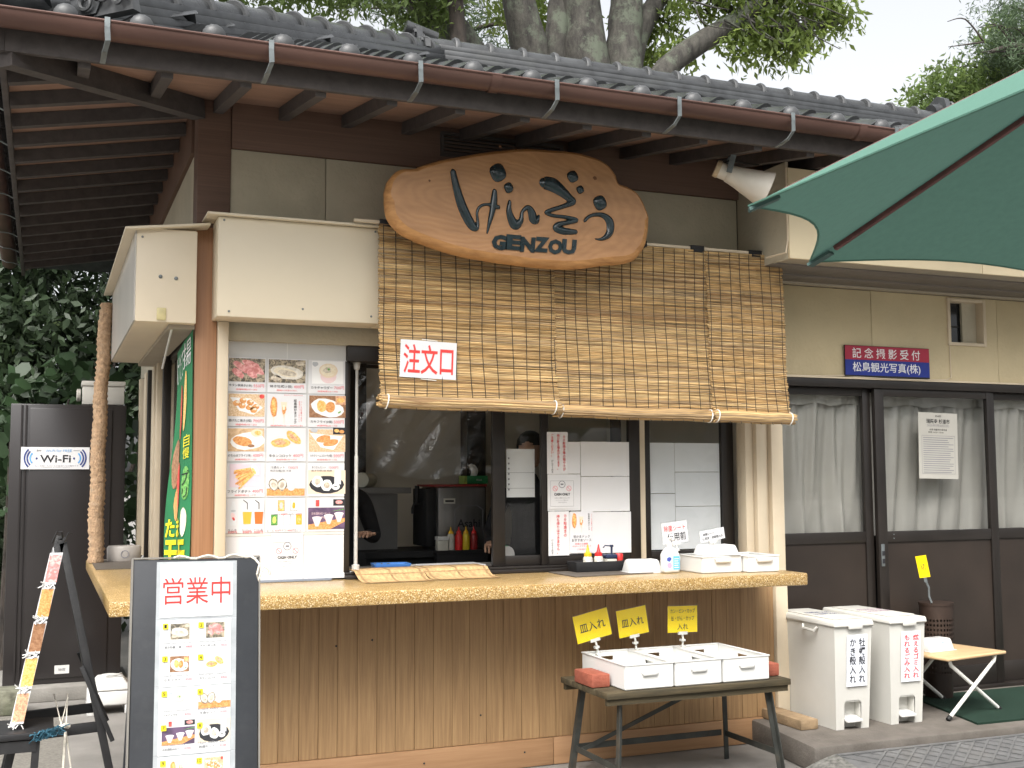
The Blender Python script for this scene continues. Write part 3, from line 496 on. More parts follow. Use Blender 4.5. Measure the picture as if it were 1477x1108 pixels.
# ------------------------------------------------------------------ reed blinds
m_reeds = [mat('reed_%s' % n_, c, .6, .5, 22, .2, 60, st=(.22, 6, 6)) for n_, c in (('gold', (.41, .265, .115)), ('straw', (.48, .335, .16)), ('brown', (.25, .15, .068)), ('grey', (.33, .23, .125)))]
m_string = flat('dark_string', (.035, .028, .02)); m_tie = flat('white_tie', (.75, .74, .7))
def blind(x0, x1, zb0, zb1, label, yoff, strings):
    wd = x1-x0; t = thing('reed_blind', label, 'blind', (x0, 5.715-yoff, 2.885), group='reed blinds hung along the awning')
    H = 2.885-(zb0+zb1)/2-.015
    def yb(u, v): return -.045*v**2-.012*math.sin(v*9+x0*3)*.4-.004*math.sin(u*14+x0)
    mb = MB(); z = 0; seg = 6
    while z < H:
        h = random.choice((.0055, .0065, .0075, .009)); sk = random.uniform(-.004, .004)+(.007*math.sin(z*11+x0*2) if random.random() < .6 else 0); mb.m(random.choices(m_reeds, (5, 4, 2.6 if .3 < (z*3.1+x0) % 1 < .55 else 1.2, 2))[0]); e0 = random.uniform(-.006, .006); e1 = random.uniform(-.006, .006); bul = random.uniform(.002, .005); vs = []
        for i in range(seg+1):
            u = i/seg; x = e0+(wd+e1-e0)*u; v = z/H; zz = -z-(zb0-zb1)*u*v+sk*(u-.5)+random.uniform(-.0012, .0012); y = yb(u, v)+random.uniform(-.0012, .0012)
            vs += [(x, y, zz+h*.55), (x, y-bul, zz), (x, y, zz-h*.55)]
        mb.add(vs, [(i*3+a, i*3+a+1, i*3+a+4, i*3+a+3) for i in range(seg) for a in (0, 1)]); z += h*.94
    stuff(mb.build('reeds', None, t, fix=True))
    for i in range(strings):
        u = (i+.25+random.uniform(-.1, .1))/(strings-.4); pts = []
        for j in range(15): v = j/14; pts.append((u*wd+.006*math.sin(v*7+i)*v, yb(u, v)-.0065, -v*H-(zb0-zb1)*u*v))
        pts += [(u*wd+.003, yb(u, 1)-.022, -H-.02-(zb0-zb1)*u), (u*wd+.005, yb(u, 1)-.035, -H-.05-(zb0-zb1)*u)]
        MB().tube(pts, .0021, 4).build('string', m_string, t)
    roll = MB(); nr = 30
    for k in range(nr):
        a = 2*PI*k/nr; roll.m(random.choices(m_reeds, (5, 3, 2.4, 2))[0]); r = .0285+random.uniform(-.002, .002); e0, e1 = random.uniform(-.02, .005), random.uniform(-.005, .02)
        pts = [(e0+(wd+e1-e0)*i/5, yb(i/5, 1)-.012+r*math.cos(a), -H-.01-(zb0-zb1)*i/5+r*math.sin(a)+.003*math.sin(i*2+x0*5)) for i in range(6)]; roll.tube(pts, .005, 5)
    roll.m(m_reeds[2]).tube([(.0, yb(0, 1)-.012, -H-.01), (wd, yb(1, 1)-.012, -H-.01-(zb0-zb1))], .028, 12)
    ro = roll.build('roll', None, t, smooth=True)
    for u in (.03, .965):
        c = Vector((u*wd, yb(u, 1)-.012, -H-.01-(zb0-zb1)*u)); MB().tube([(c.x+.006*math.sin(a), c.y+.0365*math.cos(a), c.z+.0365*math.sin(a)) for a in [2*PI*j/16 for j in range(17)]], .0035, 5, cap=False).build('tie', m_tie, ro)
    return t
blind(1.575, 2.575, 1.958, 1.945, 'leftmost of the three reed blinds, carrying the red lettered white order sign', .012, 13)
blind(2.56, 3.565, 1.928, 1.915, 'middle of the three reed blinds, with broad dark brown bands of reeds', 0, 15)
blind(3.55, 4.085, 1.915, 1.905, 'narrow rightmost reed blind, hanging beside the yellow wall of the right bay', .012, 8)
rl = part('blind_rail', MB().box(1.45, 3.955, 5.715, 5.735, 2.893, 2.908), m_beige)
for x in (1.63, 3.12, 3.5, 3.9): part('clip', MB().box(x-.045, x+.045, 5.708, 5.742, 2.882, 2.916).box(x-.03, x+.03, 5.703, 5.708, 2.875, 2.9), m_black, rl, bevel=.003)
def paper(name, label, cat, x0, x1, z0, z1, y, mt=None, group=None, tilt=0., th=.0016, part_='sheet'):
    t = thing(name, label, cat, ((x0+x1)/2, y, (z0+z1)/2), (0, R(tilt), 0), group); hw, hh = (x1-x0)/2, (z1-z0)/2
    MB().box(-hw, hw, -th/2, th/2, -hh, hh).build(part_, mt or m_lam, t); return t, hw, hh
t, a, b = paper('order_sign', 'white laminated sign with three big red characters pinned on the reed blind', 'sign', 1.683, 1.99, 2.083, 2.278, 5.663, tilt=1.8)
lettering(t, m_red, '注文口', 0, 0, .272, .155, -.002, bold=.012); MB().plate(-a-.012, a+.016, -b-.014, b+.014, -.0034).build('sleeve', m_tape, t, fix=False)
for s_ in (1, -1): MB().tube([(-.04, -.003, s_*(b+.006)), (.045, -.003, s_*(b+.006)-.003)], .0022, 5).build('pin', m_tie, t)

# ------------------------------------------------------------------ menu cards on the window
C_ = {}
def ink(k):
    if not C_:
        C_.update(meat=pic('p_meat', (.62, .22, .2), (.9, .52, .48), 55, c=(.75, .3, .3)), shell=pic('p_shell', (.10, .09, .07), (.5, .42, .3), 60), pearl=pic('p_pearl', (.62, .58, .5), (.82, .78, .7), 30), oyster=pic('p_oyster', (.45, .38, .3), (.75, .68, .55), 60),
          fry=pic('p_fry', (.62, .24, .07), (.8, .42, .16), 110), cut=pic('p_cut', (.55, .25, .16), (.78, .5, .3), 120), gold=pic('p_gold', (.75, .38, .08), (.9, .62, .25), 110), table=pic('p_table', (.55, .36, .2), (.72, .52, .32), 40), bamboo=pic('p_bamboo', (.6, .4, .22), (.8, .62, .42), 150), red=pic('p_red', (.6, .04, .04), (.8, .12, .1), 60), cream=pic('p_cream', (.78, .68, .5), (.85, .78, .62), 60),
          pinkbg=flat('p_pinkbg', (.72, .6, .66)), skin=flat('p_skin', (.8, .66, .5)), dark=flat('p_dark', (.03, .03, .035)), plum=pic('p_plum', (.09, .06, .11), (.16, .10, .18), 20), green=pic('p_green', (.06, .25, .05), (.2, .45, .12), 80), beer=flat('p_beer', (.75, .4, .04)), tea=flat('p_tea', (.55, .16, .03)), juice=flat('p_juice', (.8, .42, .05)), clear=flat('p_clear', (.68, .7, .72)), wht=flat('p_wht', (.84, .84, .83)), brown=pic('p_brown', (.25, .12, .06), (.4, .22, .12), 60), pale=flat('p_pale', (.8, .62, .62)), yel=flat('p_yel', (.82, .68, .16)), silver=flat('p_silver', (.5, .52, .55)))
    return C_[k]
def food(mb, kind, x, z, w_, h_, y=-.0022):
    """flat printed photograph of a dish inside a w x h frame centred at x,z"""
    def e(k, ex, ez, rx, rz, rot=0, d=1, wob=0.06): mb.m(ink(k)).ell(x+ex*w_, z+ez*h_, rx*w_, rz*h_, rot, y-.0003*d, 14, wob)
    def bg_(k, x0=-.5, x1=.5, z0=-.5, z1=.5, d=0): mb.m(ink(k)).plate(x+x0*w_, x+x1*w_, z+z0*h_, z+z1*h_, y-.0003*d)
    if kind == 'meat':
        bg_('shell')
        for ex, ez, r in ((-.25, .22, -30), (-.05, .05, -35), (.15, -.15, -38), (.25, .25, -30), (-.3, -.2, -35), (.05, .35, -30), (.36, .0, -30)): e('meat', ex*.8, ez*.75, .19, .15, r, 1+random.random()*3, .15)
    elif kind == 'oyster': bg_('shell'); e('oyster', -.3, -.3, .14, .12); e('oyster', .35, .35, .12, .1); e('pearl', 0, -.05, .46, .3, -8, 1); e('cream', -.05, -.05, .33, .19, -12, 2); e('oyster', 0, -.08, .27, .12, -10, 3)
    elif kind == 'chowder': bg_('wht'); e('pale', .02, -.2, .26, .28, 0, 1); e('skin', .02, .08, .3, .32, 0, 2, .02); e('cream', .02, .1, .26, .26, 0, 3, .02); e('oyster', .0, .1, .13, .12, 10, 4, .3); e('green', .03, .14, .04, .05, 0, 5); e('silver', -.4, .36, .09, .1, 0, 1, .2)
    elif kind == 'takoyaki':
        bg_('bamboo'); mb.m(ink('wht')).poly([(x-.46*w_, z+.34*h_), (x+.1*w_, z+.3*h_), (x+.45*w_, z-.1*h_), (x+.2*w_, z-.42*h_), (x-.2*w_, z-.25*h_)], y-.0004)
        for ex, ez in ((-.28, .08), (-.1, .2), (.1, .12), (-.12, -.02), (.08, -.1), (.26, -.06), (.2, -.22)): e('fry', ex, ez, .1, .13, 0, 2); e('cream', ex+.03, ez+.05, .045, .05, 0, 3, .3)
        e('red', .42, .4, .07, .1, 0, 4, .02)
    elif kind == 'corn': e('fry', -.25, .1, .14, .36, 0, 0); e('gold', -.25, .12, .07, .28, 5, 1, .3); mb.m(ink('skin')).poly([(x+.02*w_, z+.28*h_), (x+.28*w_, z+.28*h_), (x+.2*w_, z-.18*h_), (x+.15*w_, z-.26*h_), (x+.1*w_, z-.18*h_)], y); e('fry', .15, .02, .09, .16, 0, 1, .2); e('cream', .15, .08, .05, .1, 0, 2, .3); mb.m(ink('cream')).plate(x-.26*w_, x-.24*w_, z-.5*h_, z-.25*h_, y).plate(x+.14*w_, x+.16*w_, z-.48*h_, z-.22*h_, y)
    elif kind == 'fryoyster': bg_('brown'); e('wht', .0, -.05, .46, .4, -12, 1, .04); e('gold', -.16, .02, .13, .27, 8, 2); e('fry', .08, -.02, .13, .25, -8, 2); e('green', .33, -.25, .05, .04, 30, 3); bg_('cut', .22, .5, .1, .5, 4); e('gold', .36, .3, .11, .1, 0, 5, .2)
    elif kind == 'fishcake': bg_('table'); e('wht', .05, -.05, .48, .38, 5, 1, .03); e('fry', -.1, -.06, .27, .2, -12, 2); e('brown', .14, -.26, .1, .07, 0, 3); e('skin', .3, .3, .17, .17, 0, 2); e('gold', .32, .3, .09, .1, 0, 3)
    elif kind == 'croquette': e('gold', -.18, -.12, .3, .2, 0, 0); e('cut', -.2, -.1, .17, .11, 0, 1, .15); e('gold', .22, .12, .28, .19, -40, 2); e('cut', .2, .15, .17, .09, -40, 3, .15)
    elif kind == 'creamcroq': bg_('bamboo'); mb.m(ink('wht')).poly([(x-.48*w_, z+.34*h_), (x, z+.25*h_), (x+.44*w_, z+.2*h_), (x+.18*w_, z-.42*h_), (x-.18*w_, z-.3*h_)], y-.0004); e('fry', -.1, .08, .2, .16, 12, 2); e('fry', .1, -.1, .22, .15, 12, 3); bg_('dark', .16, .5, .28, .58, 4); e('gold', .26, .44, .07, .08, 0, 5); e('fry', .4, .4, .07, .08, 0, 5); e('silver', -.36, .45, .1, .09, 0, 3, .2)
    elif kind == 'potato':
        bg_('pinkbg')
        for i in range(16): u = i/15; mb.m(ink('gold' if i % 2 else 'fry')); a = R(188+34*u+random.uniform(-6, 6)); cx, cz = x+(.3-.04*u)*w_, z+(.36-.3*u)*h_; dx, dz = math.cos(a), math.sin(a); L_ = .66*w_*random.uniform(.85, 1.05); q = .026*w_; mb.poly([(cx-dz*q, cz+dx*q), (cx+dz*q, cz-dx*q), (cx+dx*L_+dz*q, cz+dz*L_-dx*q), (cx+dx*L_-dz*q, cz+dz*L_+dx*q)], y-.0004-.0001*i)
        e('wht', .3, .22, .1, .24, 30, 8, .02); e('gold', .26, .19, .05, .16, 30, 9, .05)
    elif kind == 'coldset': bg_('fry', -.5, .5, -.5, -.2); [e('shell', ex, -.05, .13, .26, r, 1, .1) or e('pearl', ex, -.05, .1, .21, r, 2) or e('oyster', ex, -.05, .06, .13, r, 3) for ex, r in ((-.32, 25), (-.1, -15))]; e('pale', .14, -.1, .11, .2, 0, 2, .02); e('clear', .34, .05, .1, .26, 0, 2, .02)
    elif kind == 'hotset': bg_('skin'); e('dark', 0, -.12, .47, .38, 0, 1, .02); [e('wht', ex, ez, .15, .24, r, 2, .08) or e('oyster', ex, ez, .08, .14, r, 3, .1) for ex, ez, r in ((-.25, .02, -15), (.0, -.14, 10))]; bg_('clear', .2, .38, -.1, .5, 3); e('wht', .24, -.2, .11, .14, 0, 4, .01); e('dark', .24, -.19, .05, .02, 0, 5)
    elif kind == 'drinks':
        mb.m(ink('clear')).poly([(x-.4*w_, z-.45*h_), (x-.24*w_, z-.45*h_), (x-.23*w_, z+.1*h_), (x-.28*w_, z+.45*h_), (x-.36*w_, z+.45*h_), (x-.41*w_, z+.1*h_)], y); e('pale', -.32, -.1, .06, .14, 20, 1); e('red', -.31, -.2, .03, .07, 30, 2); e('silver', -.32, .1, .07, .04, 0, 1)
        for ex, k in ((.06, 'juice'), (.38, 'tea')):
            mb.m(ink('clear')).poly([(x+(ex-.11)*w_, z-.42*h_), (x+(ex+.11)*w_, z-.42*h_), (x+(ex+.14)*w_, z+.18*h_), (x+(ex-.14)*w_, z+.18*h_)], y); mb.m(ink(k)).poly([(x+(ex-.1)*w_, z-.4*h_), (x+(ex+.1)*w_, z-.4*h_), (x+(ex+.125)*w_, z+.06*h_), (x+(ex-.125)*w_, z+.06*h_)], y-.0004)
            mb.m(ink('dark')).poly([(x+(ex-.01)*w_, z+.15*h_), (x+(ex+.01)*w_, z+.15*h_), (x+(ex+.01)*w_, z+.4*h_), (x+(ex-.11)*w_, z+.52*h_), (x+(ex-.12)*w_, z+.5*h_), (x+(ex-.01)*w_, z+.38*h_)], y-.0005)
    elif kind == 'cans':
        for ex, ez, k, k2 in ((-.12, .28, 'gold', 'silver'), (.22, .28, 'wht', 'beer'), (-.3, -.26, 'green', 'yel'), (.04, -.26, 'wht', 'pale'), (.36, -.26, 'beer', 'gold')):
            mb.m(ink('dark')).plate(x+(ex-.088)*w_, x+(ex+.088)*w_, z+(ez-.205)*h_, z+(ez+.205)*h_, y) if k != 'beer' else None; mb.m(ink(k)).plate(x+(ex-.08)*w_, x+(ex+.08)*w_, z+(ez-.195)*h_, z+(ez+.195)*h_, y-.0003); e(k2, ex, ez, .045, .13, 0, 2)
    elif kind == 'tasting': bg_('plum', -.5, .5, -.5, .24); mb.m(ink('fry')).poly([(x-.5*w_, z-.5*h_), (x+.1*w_, z-.5*h_), (x+.5*w_, z-.25*h_), (x+.5*w_, z-.12*h_), (x-.5*w_, z-.34*h_)], y-.0004); [mb.m(ink('pale')).poly([(x+(ex-.13)*w_, z+(ez+.14)*h_), (x+(ex-.04)*w_, z+(ez-.16)*h_), (x+(ex+.04)*w_, z+(ez-.16)*h_), (x+(ex+.13)*w_, z+(ez+.14)*h_)], y-.0007) and e('wht', ex, ez+.13, .13, .05, 0, 4, .01) for ex, ez in ((-.26, -.24), (.06, -.17), (.34, -.1))]; bg_('dark', .18, .5, .3, .52); e('meat', .34, .42, .1, .07, 0, 1); bg_('red', -.3, -.2, .28, .5); bg_('pale', .0, .1, .28, .5); mb.m(ink('green')).poly([(x+.1*w_, z+.1*h_), (x+.48*w_, z+.2*h_), (x+.48*w_, z+.16*h_)], y-.0005)
ROW = [(2.019, 2.203), (1.839, 2.015), (1.656, 1.835), (1.471, 1.650), (1.286, 1.466)]; COLX = [(.868, 1.069), (1.074, 1.284), (1.291, 1.503)]
CARD = [[('meat', '牛タン串焼き(1本)', '550円', '調理時間5分〜8分', 'menu card with a photo of pink raw beef tongue skewers'), ('oyster', '焼き牡蠣(1個)', '400円', '調理時間5分〜お持ち帰りはできません', 'menu card with a photo of one grilled oyster in its dark shell'), ('chowder', 'カキチャウダー', '700円', '調理時間3分〜7分', 'menu card with a photo of oyster chowder in a paper cup')],
 [('takoyaki', '揚げたこ焼き(5個)', '700円', '調理時間7分〜8分', 'menu card with a photo of octopus balls in a paper boat and red dot'), ('corn', '', '', '調理時間5分〜7分', 'menu card with an orange skewered fish sausage and a drawn fish'), ('fryoyster', 'カキフライ(2個)', '500円', '調理時間6分〜7分', 'menu card with two fried oysters on a white plate')],
 [('fishcake', 'のちんぼフライ(1本)', '400円', '調理時間5分〜7分', 'menu card with one brown fried cutlet beside a small bowl'), ('croquette', '牛タンコロッケ', '400円', '調理時間5分〜7分', 'menu card with two cut croquettes on plain white'), ('creamcroq', 'カキクリームコロッケ(2個)', '500円', '調理時間5分〜7分', 'menu card with cream croquettes in a paper boat and dark inset photo')],
 [('potato', 'フライドポテト', '400円', '調理時間5分〜7分', 'menu card with a bag of French fries on pale pink'), ('coldset', '冷酒セット', '1500円', '焼き牡蠣2個 冷酒', 'menu card with two oysters and glasses on an orange wooden board'), ('hotset', 'あつかんセット', '1500円', '焼き牡蠣2個 熱燗', 'menu card with two oysters on a round black tray')],
 [('drinks', '', '', '', 'menu card with a soda bottle and two iced drinks with straws'), ('cans', '', '', '', 'menu card with four drink cans and a beer glass'), ('tasting', '', '', '', 'menu card with three small sake cups on a dark purple photo')]]
ws, a, b = paper('window_backing_sheet', 'large glossy clear white sheet backing the menu cards on the left window', 'sheet', .862, 1.497, 1.27, 2.368, 6.0655, mat('glossy_backing', (.60, .60, .59), .12, .06, 2.5, .25, 4, spec=.6))
MB().box(-.318, .318, -.004, -.001, -.549, -.535).build('bottom_strip', mat('strip', (.66, .63, .57), .4), ws); MB().box(-.002, .002, -.002, -.001, .34, .47).build('crease', m_white, ws)
for r in range(5):
    for c in range(3):
        k, nm, pr, sub, lab = CARD[r][c]; (x0, x1), (z0, z1) = COLX[c], ROW[r]
        t, a, b = paper('menu_card', lab, 'menu card', x0+.002, x1-.002, z0+.0015, z1-.0015, 6.0615, group='menu cards on the window', tilt=random.uniform(-.4, .4)); mb = MB()
        if k in ('drinks', 'cans', 'tasting'):
            food(mb, k, 0, .012 if k != 'tasting' else 0, a*1.9, b*1.55 if k != 'tasting' else b*1.75); mb.build('printed_photo', None, t, fix=False); mb = MB()
            if k == 'drinks': [put_text(mb, q, s_, x, z, .045, .014, -.004) for s_, x, z, q in (('ラムネ', -.063, -.074, m_ink), ('オレンジジュース', .01, -.074, m_ink), ('ウーロン茶', .07, -.073, m_ink), ('300円', -.063, -.084, m_red), ('300円', .012, -.084, m_red), ('300円', .07, -.084, m_red))]
            elif k == 'cans': [put_text(mb, m_red if i % 2 else m_ink, s_, x, z, .034, .011, -.004) for i, (s_, x, z) in enumerate((('ハイボール', -.045, .005), ('400円', -.008, .005), ('レモンサワー', .03, .005), ('400円', .068, .005), ('ビール', -.078, -.079), ('450円', -.04, -.079), ('サワー', -.003, -.079), ('400円', .03, -.079), ('生ビール', .067, -.079)))]
            else: put_text(mb, ink('pale'), '日本酒飲み比べセット', -.03, .006, .10, .013, -.005); put_text(mb, ink('pale'), '1500円', -.04, -.016, .06, .012, -.005)
        elif k == 'corn':
            food(mb, k, -.035, .002, a*1.3, b*1.75); mb.build('printed_photo', None, t, fix=False); mb = MB(); put_text(mb, m_ink, '松島焼かまドック', .045, -.005, .017, .13, vertical=True, bold=.01); put_text(mb, m_red, 'ソースが選べます', .077, -.005, .008, .11, vertical=True); put_text(mb, m_red, '表面がパリッとおいしい', .066, -.005, .006, .11, vertical=True); put_text(mb, m_red, '調理時間5分〜 550円(1本)', .0, -.081, .17, .008); put_text(mb, m_red, '外はパリパリ中はふわふわ', .035, .081, .1, .007)
        elif k in ('coldset', 'hotset'):
            food(mb, k, 0, -.02 if k == 'coldset' else -.012, a*1.94, b*1.42); mb.build('printed_photo', None, t, fix=False); mb = MB(); put_text(mb, m_ink, nm, -.045, .066, .075, .013, -.006); put_text(mb, m_pink, pr, .035, .066, .05, .014, -.006); put_text(mb, m_ink, sub, -.03, .048, .11, .009, -.006)
        else:
            food(mb, k, 0, .024, a*(1.9 if k not in ('chowder', 'potato', 'croquette') else 1.65), b*1.36); mb.build('printed_photo', None, t, fix=False); mb = MB()
            put_text(mb, m_ink, nm, -.032, -.058, .118, .0165, bold=.004); put_text(mb, m_pink, pr, .062, -.0575, .054, .0185); put_text(mb, m_red, sub, 0, -.078, .11, .009)
        mb.build('lettering', None, t, fix=False)
for x0, x1, q in ((.862, 1.105, 'left of'), (1.275, 1.497, 'right of')): paper('blank_sheet', 'plain white sheet under the menu cards, %s the cash only notice' % q, 'sheet', x0, x1, 1.04, 1.268, 6.063, m_lam, 'plain sheets below the menu cards')
def cash(x0, x1, z0, z1, y, label, zc, s_, tall=False):
    t, a, b = paper('cash_notice', label, 'notice', x0, x1, z0, z1, y, m_paper, 'cash only notices'); mb = MB(); f = s_*.45
    for (p, q, r_, s2) in ((-f, f, zc-f, zc-f+.0012), (-f, f, zc+f-.0012, zc+f), (-f, -f+.0012, zc-f, zc+f), (f-.0012, f, zc-f, zc+f)): mb.m(m_grey).plate(p, q, r_, s2, -.002)
    for x, z, r in ((0, .055, .022), (-.045, .03, .016), (.045, .03, .016)):
        n = 18; ro, ri = r*s_/.17, r*.84*s_/.17; X, Z = x*s_/.17, zc+z*s_/.17; mb.m(m_pink if x else m_grey); vs = [(X+ro*math.cos(2*PI*j/n), -.002, Z+ro*math.sin(2*PI*j/n)) for j in range(n)]+[(X+ri*math.cos(2*PI*j/n), -.002, Z+ri*math.sin(2*PI*j/n)) for j in range(n)]; mb.add(vs, [(j, (j+1) % n, n+(j+1) % n, n+j) for j in range(n)])
        if x: mb.add([(X-ri*.75, -.002, Z+ri*.6), (X-ri*.6, -.002, Z+ri*.75), (X+ri*.75, -.002, Z-ri*.6), (X+ri*.6, -.002, Z-ri*.75)], [(0, 1, 2, 3)])
        else: mb.plate(X-ri*.5, X+ri*.5, Z-ri*.25, Z+ri*.25, -.002)
    put_text(mb, m_ink, 'CASH ONLY', 0, zc-.004*s_/.17, .105*s_/.17, .016*s_/.17, bold=.03); put_text(mb, m_grey, 'お支払いは現金のみとなります', 0, zc-.026*s_/.17, .1*s_/.17, .008*s_/.17); put_text(mb, m_grey, 'クレジットカード 電子マネー', 0, zc-.04*s_/.17, .085*s_/.17, .007*s_/.17); put_text(mb, m_grey, 'ご利用いただけません', 0, zc-.053*s_/.17, .06*s_/.17, .007*s_/.17); mb.build('print', None, t, fix=False)
cash(1.106, 1.273, 1.038, 1.284, 6.058, 'cash only notice with a tall blank top and bottom, under the menu cards', .0, .165)
MB_ = part('sheet_rail', MB().box(.93, 1.42, 6.03, 6.052, 1.032, 1.043), mat('blue_grey_rail', (.22, .25, .30), .4))
# ------------------------------------------------------------------ papers on the right-hand sashes
PG = 'plain white papers covering the sash'
for x0, x1, z0, z1, lab in ((2.826, 2.905, 1.59, 1.775, 'narrow blank paper between the tall red lettered notice and the wide sheets'), (2.908, 3.228, 1.575, 1.777, 'topmost of the three wide blank papers on the bright sash'), (2.695, 2.905, 1.376, 1.586, 'blank paper behind the small cash only notice on the sash'), (2.908, 3.228, 1.368, 1.572, 'middle of the three wide blank papers on the bright sash'), (2.83, 3.235, 1.125, 1.365, 'lowest wide blank paper on the bright sash, behind the sauce bottles')):
    paper('blank_paper', lab, 'paper', x0, x1, z0, z1, 6.0825, m_paper, PG, random.uniform(-.3, .3), .001)
PG2 = 'grey papers inside the rear sash'; m_gp = mat('shaded_paper', (.74, .74, .75), .6, .03, 4)
for x0, x1, z0, z1, lab in ((3.40, 3.575, 1.47, 1.777, 'upper left blank paper inside the rightmost sash'), (3.577, 3.895, 1.60, 1.777, 'upper right blank paper inside the rightmost sash'), (3.40, 3.575, 1.13, 1.467, 'lower left blank paper inside the rightmost sash'), (3.577, 3.895, 1.39, 1.597, 'middle right blank paper inside the rightmost sash'), (3.577, 3.895, 1.13, 1.387, 'lower right blank paper inside the rightmost sash')):
    paper('blank_paper', lab, 'paper', x0, x1, z0, z1, 6.146, m_gp, PG2, 0, .001)
t, a, b = paper('red_notice', 'tall white notice of three red columns at the sash top left corner', 'notice', 2.692, 2.824, 1.588, 1.832, 6.0795, m_paper, 'red lettered notices'); mb = MB()
lettering(t, m_red, 'カキ殻焼き等の殻や汁が', .042, 0, .018, .205, vertical=True, bold=.01); lettering(t, m_red, '飛び散る場合があります。', .005, .005, .018, .205, vertical=True, bold=.01); lettering(t, m_red, 'ご注意ください。', -.034, .045, .018, .13, vertical=True, bold=.01); lettering(t, m_ink, 'げんぞう店主', -.034, -.078, .014, .075, vertical=True)
cash(2.694, 2.875, 1.387, 1.563, 6.0785, 'small square cash only notice stuck on the right sash', 0, .165)
t, a, b = paper('red_notice', 'tall white notice of two red columns at the sash bottom left corner', 'notice', 2.697, 2.828, 1.119, 1.373, 6.0795, m_paper, 'red lettered notices'); mb = MB()
lettering(t, m_red, 'カキ殻焼きの', .04, .045, .02, .13, vertical=True, bold=.01); lettering(t, m_red, '持ち帰りはできません。', -.005, -.005, .02, .225, vertical=True, bold=.01); lettering(t, m_ink, 'げんぞう店主', -.042, -.075, .014, .085, vertical=True)
t, a, b = paper('sauce_poster', 'small poster of an orange fish sausage above black and red lines, behind the sauces', 'poster', 2.833, 2.980, 1.130, 1.370, 6.0785, m_lam); mb = MB(); food(mb, 'corn', -.018, .055, .11, .125); put_text(mb, m_ink, '松島焼かまドック', .048, .06, .012, .1, vertical=True); put_text(mb, m_red, 'ソースが選べます', .065, .055, .007, .1, vertical=True)
put_text(mb, m_ink, '笹かまドック', 0, -.025, .105, .017); put_text(mb, m_ink, 'おすすめソース', 0, -.046, .125, .017); put_text(mb, m_red, '自慢の三種類', 0, -.067, .08, .011); put_text(mb, m_red, 'マヨネーズ ケチャップ', 0, -.081, .12, .01); put_text(mb, m_red, 'ご自由に', 0, -.098, .06, .009); mb.build('print', None, t, fix=False)

# ------------------------------------------------------------------ things on the counter (top at 1.03)
CT = 1.0305
def strap_mat(name): return wood(name, (.46, .29, .13), (.66, .46, .24), (3, 30, 30), 2, .6, .3, .05)
m_mat = mat('woven_straw', (.56, .37, .18), .65, .3, 60, .5, 200, st=(1, .15, 1)); m_matd = mat('woven_straw_dark', (.33, .21, .10), .65, .3, 60)
def placemat(x0, x1, y0, lab):
    t = thing('straw_mat', lab, 'mat', ((x0+x1)/2, y0, CT), group='straw mats under the serving window'); hw = (x1-x0)/2
    prof = [(0, .001), (.10, .002), (.16, .012), (.215, .036), (.24, .046), (.30, .047), (.42, .047)]
    def P(u, v, o=0): k = v*(len(prof)-1); i = min(int(k), len(prof)-2); f = k-i; return (-hw+2*hw*u+.03*v*(1 if hw > .2 else .6)*(u-.2), prof[i][0]*(1-f)+prof[i+1][0]*f, prof[i][1]*(1-f)+prof[i+1][1]*f+o)
    MB().grid(lambda u, v: P(u, v, .001), 12, 18).build('weave', m_mat, t, smooth='all')
    for u in ((.06, .5, .94)): MB().grid(lambda p, v: P(u-.018+.036*p, v, .0024), 1, 18).build('band', m_matd, t, smooth='all')
    for v in (.02, .45, .97): MB().grid(lambda p, q: P(p, max(0, min(1, v-.012+.024*q)), .0026), 8, 1).build('band', m_matd, t, smooth='all')
    return t
placemat(1.535, 1.905, 5.755, 'left of the two straw mats draped over the sill, in front of the blue tray'); placemat(1.925, 2.29, 5.79, 'right of the two straw mats draped over the window sill')
def loft_tray(x, y, z, w_, d, h, mt, t, th=.008, flare=.9, name='tray'):
    mb = MB(); hx, hy = w_/2, d/2; f = flare
    o = lambda s, zz: [(-hx*s, -hy*s, zz), (hx*s, -hy*s, zz), (hx*s, hy*s, zz), (-hx*s, hy*s, zz)]
    i_ = lambda s, zz: [(-hx*s+th, -hy*s+th, zz), (hx*s-th, -hy*s+th, zz), (hx*s-th, hy*s-th, zz), (-hx*s+th, hy*s-th, zz)]
    vs = o(f, 0)+o(1, h)+i_(1, h)+i_(f, th); Q = [(0, 3, 2, 1), (12, 13, 14, 15)]
    for a in range(3): Q += [(a*4+j, a*4+(j+1) % 4, a*4+4+(j+1) % 4, a*4+4+j) for j in range(4)]
    return mb.add(vs, Q).build(name, mt, t, (x, y, z), bevel=.003)
t = thing('blue_tray', 'shallow blue plastic money tray on the window sill', 'tray', (1.81, 6.26, 1.0665), (0, 0, R(-4))); m_blue = mat('blue_plastic', (.06, .19, .52), .35, .06, 5); loft_tray(0, 0, 0, .21, .13, .028, m_blue, t); MB().tube([(-.09+.012*i, .0+.02*math.sin(i*1.7), .022+.006*math.cos(i*2)) for i in range(9)], .004, 5).build('coin_grip', m_zinc, t)
tag(MB().box(1.86, 2.12, 6.32, 6.55, 1.0555, 1.062).build('order_papers', m_paper), 'flat white order sheets lying inside the serving window, left pile', 'papers', 'papers inside the window')
tag(MB().add([(2.02, 6.2, 1.067), (2.36, 6.21, 1.067), (2.36, 6.42, 1.067), (2.0, 6.40, 1.067), (2.02, 6.2, 1.074), (2.36, 6.21, 1.074), (2.36, 6.42, 1.074), (2.0, 6.40, 1.074)], [(0, 3, 2, 1), (4, 5, 6, 7), (0, 1, 5, 4), (1, 2, 6, 5), (2, 3, 7, 6), (3, 0, 4, 7)]).build('order_papers', m_paper), 'long white sheet lying on the serving sill near the dark sash', 'papers', 'papers inside the window')
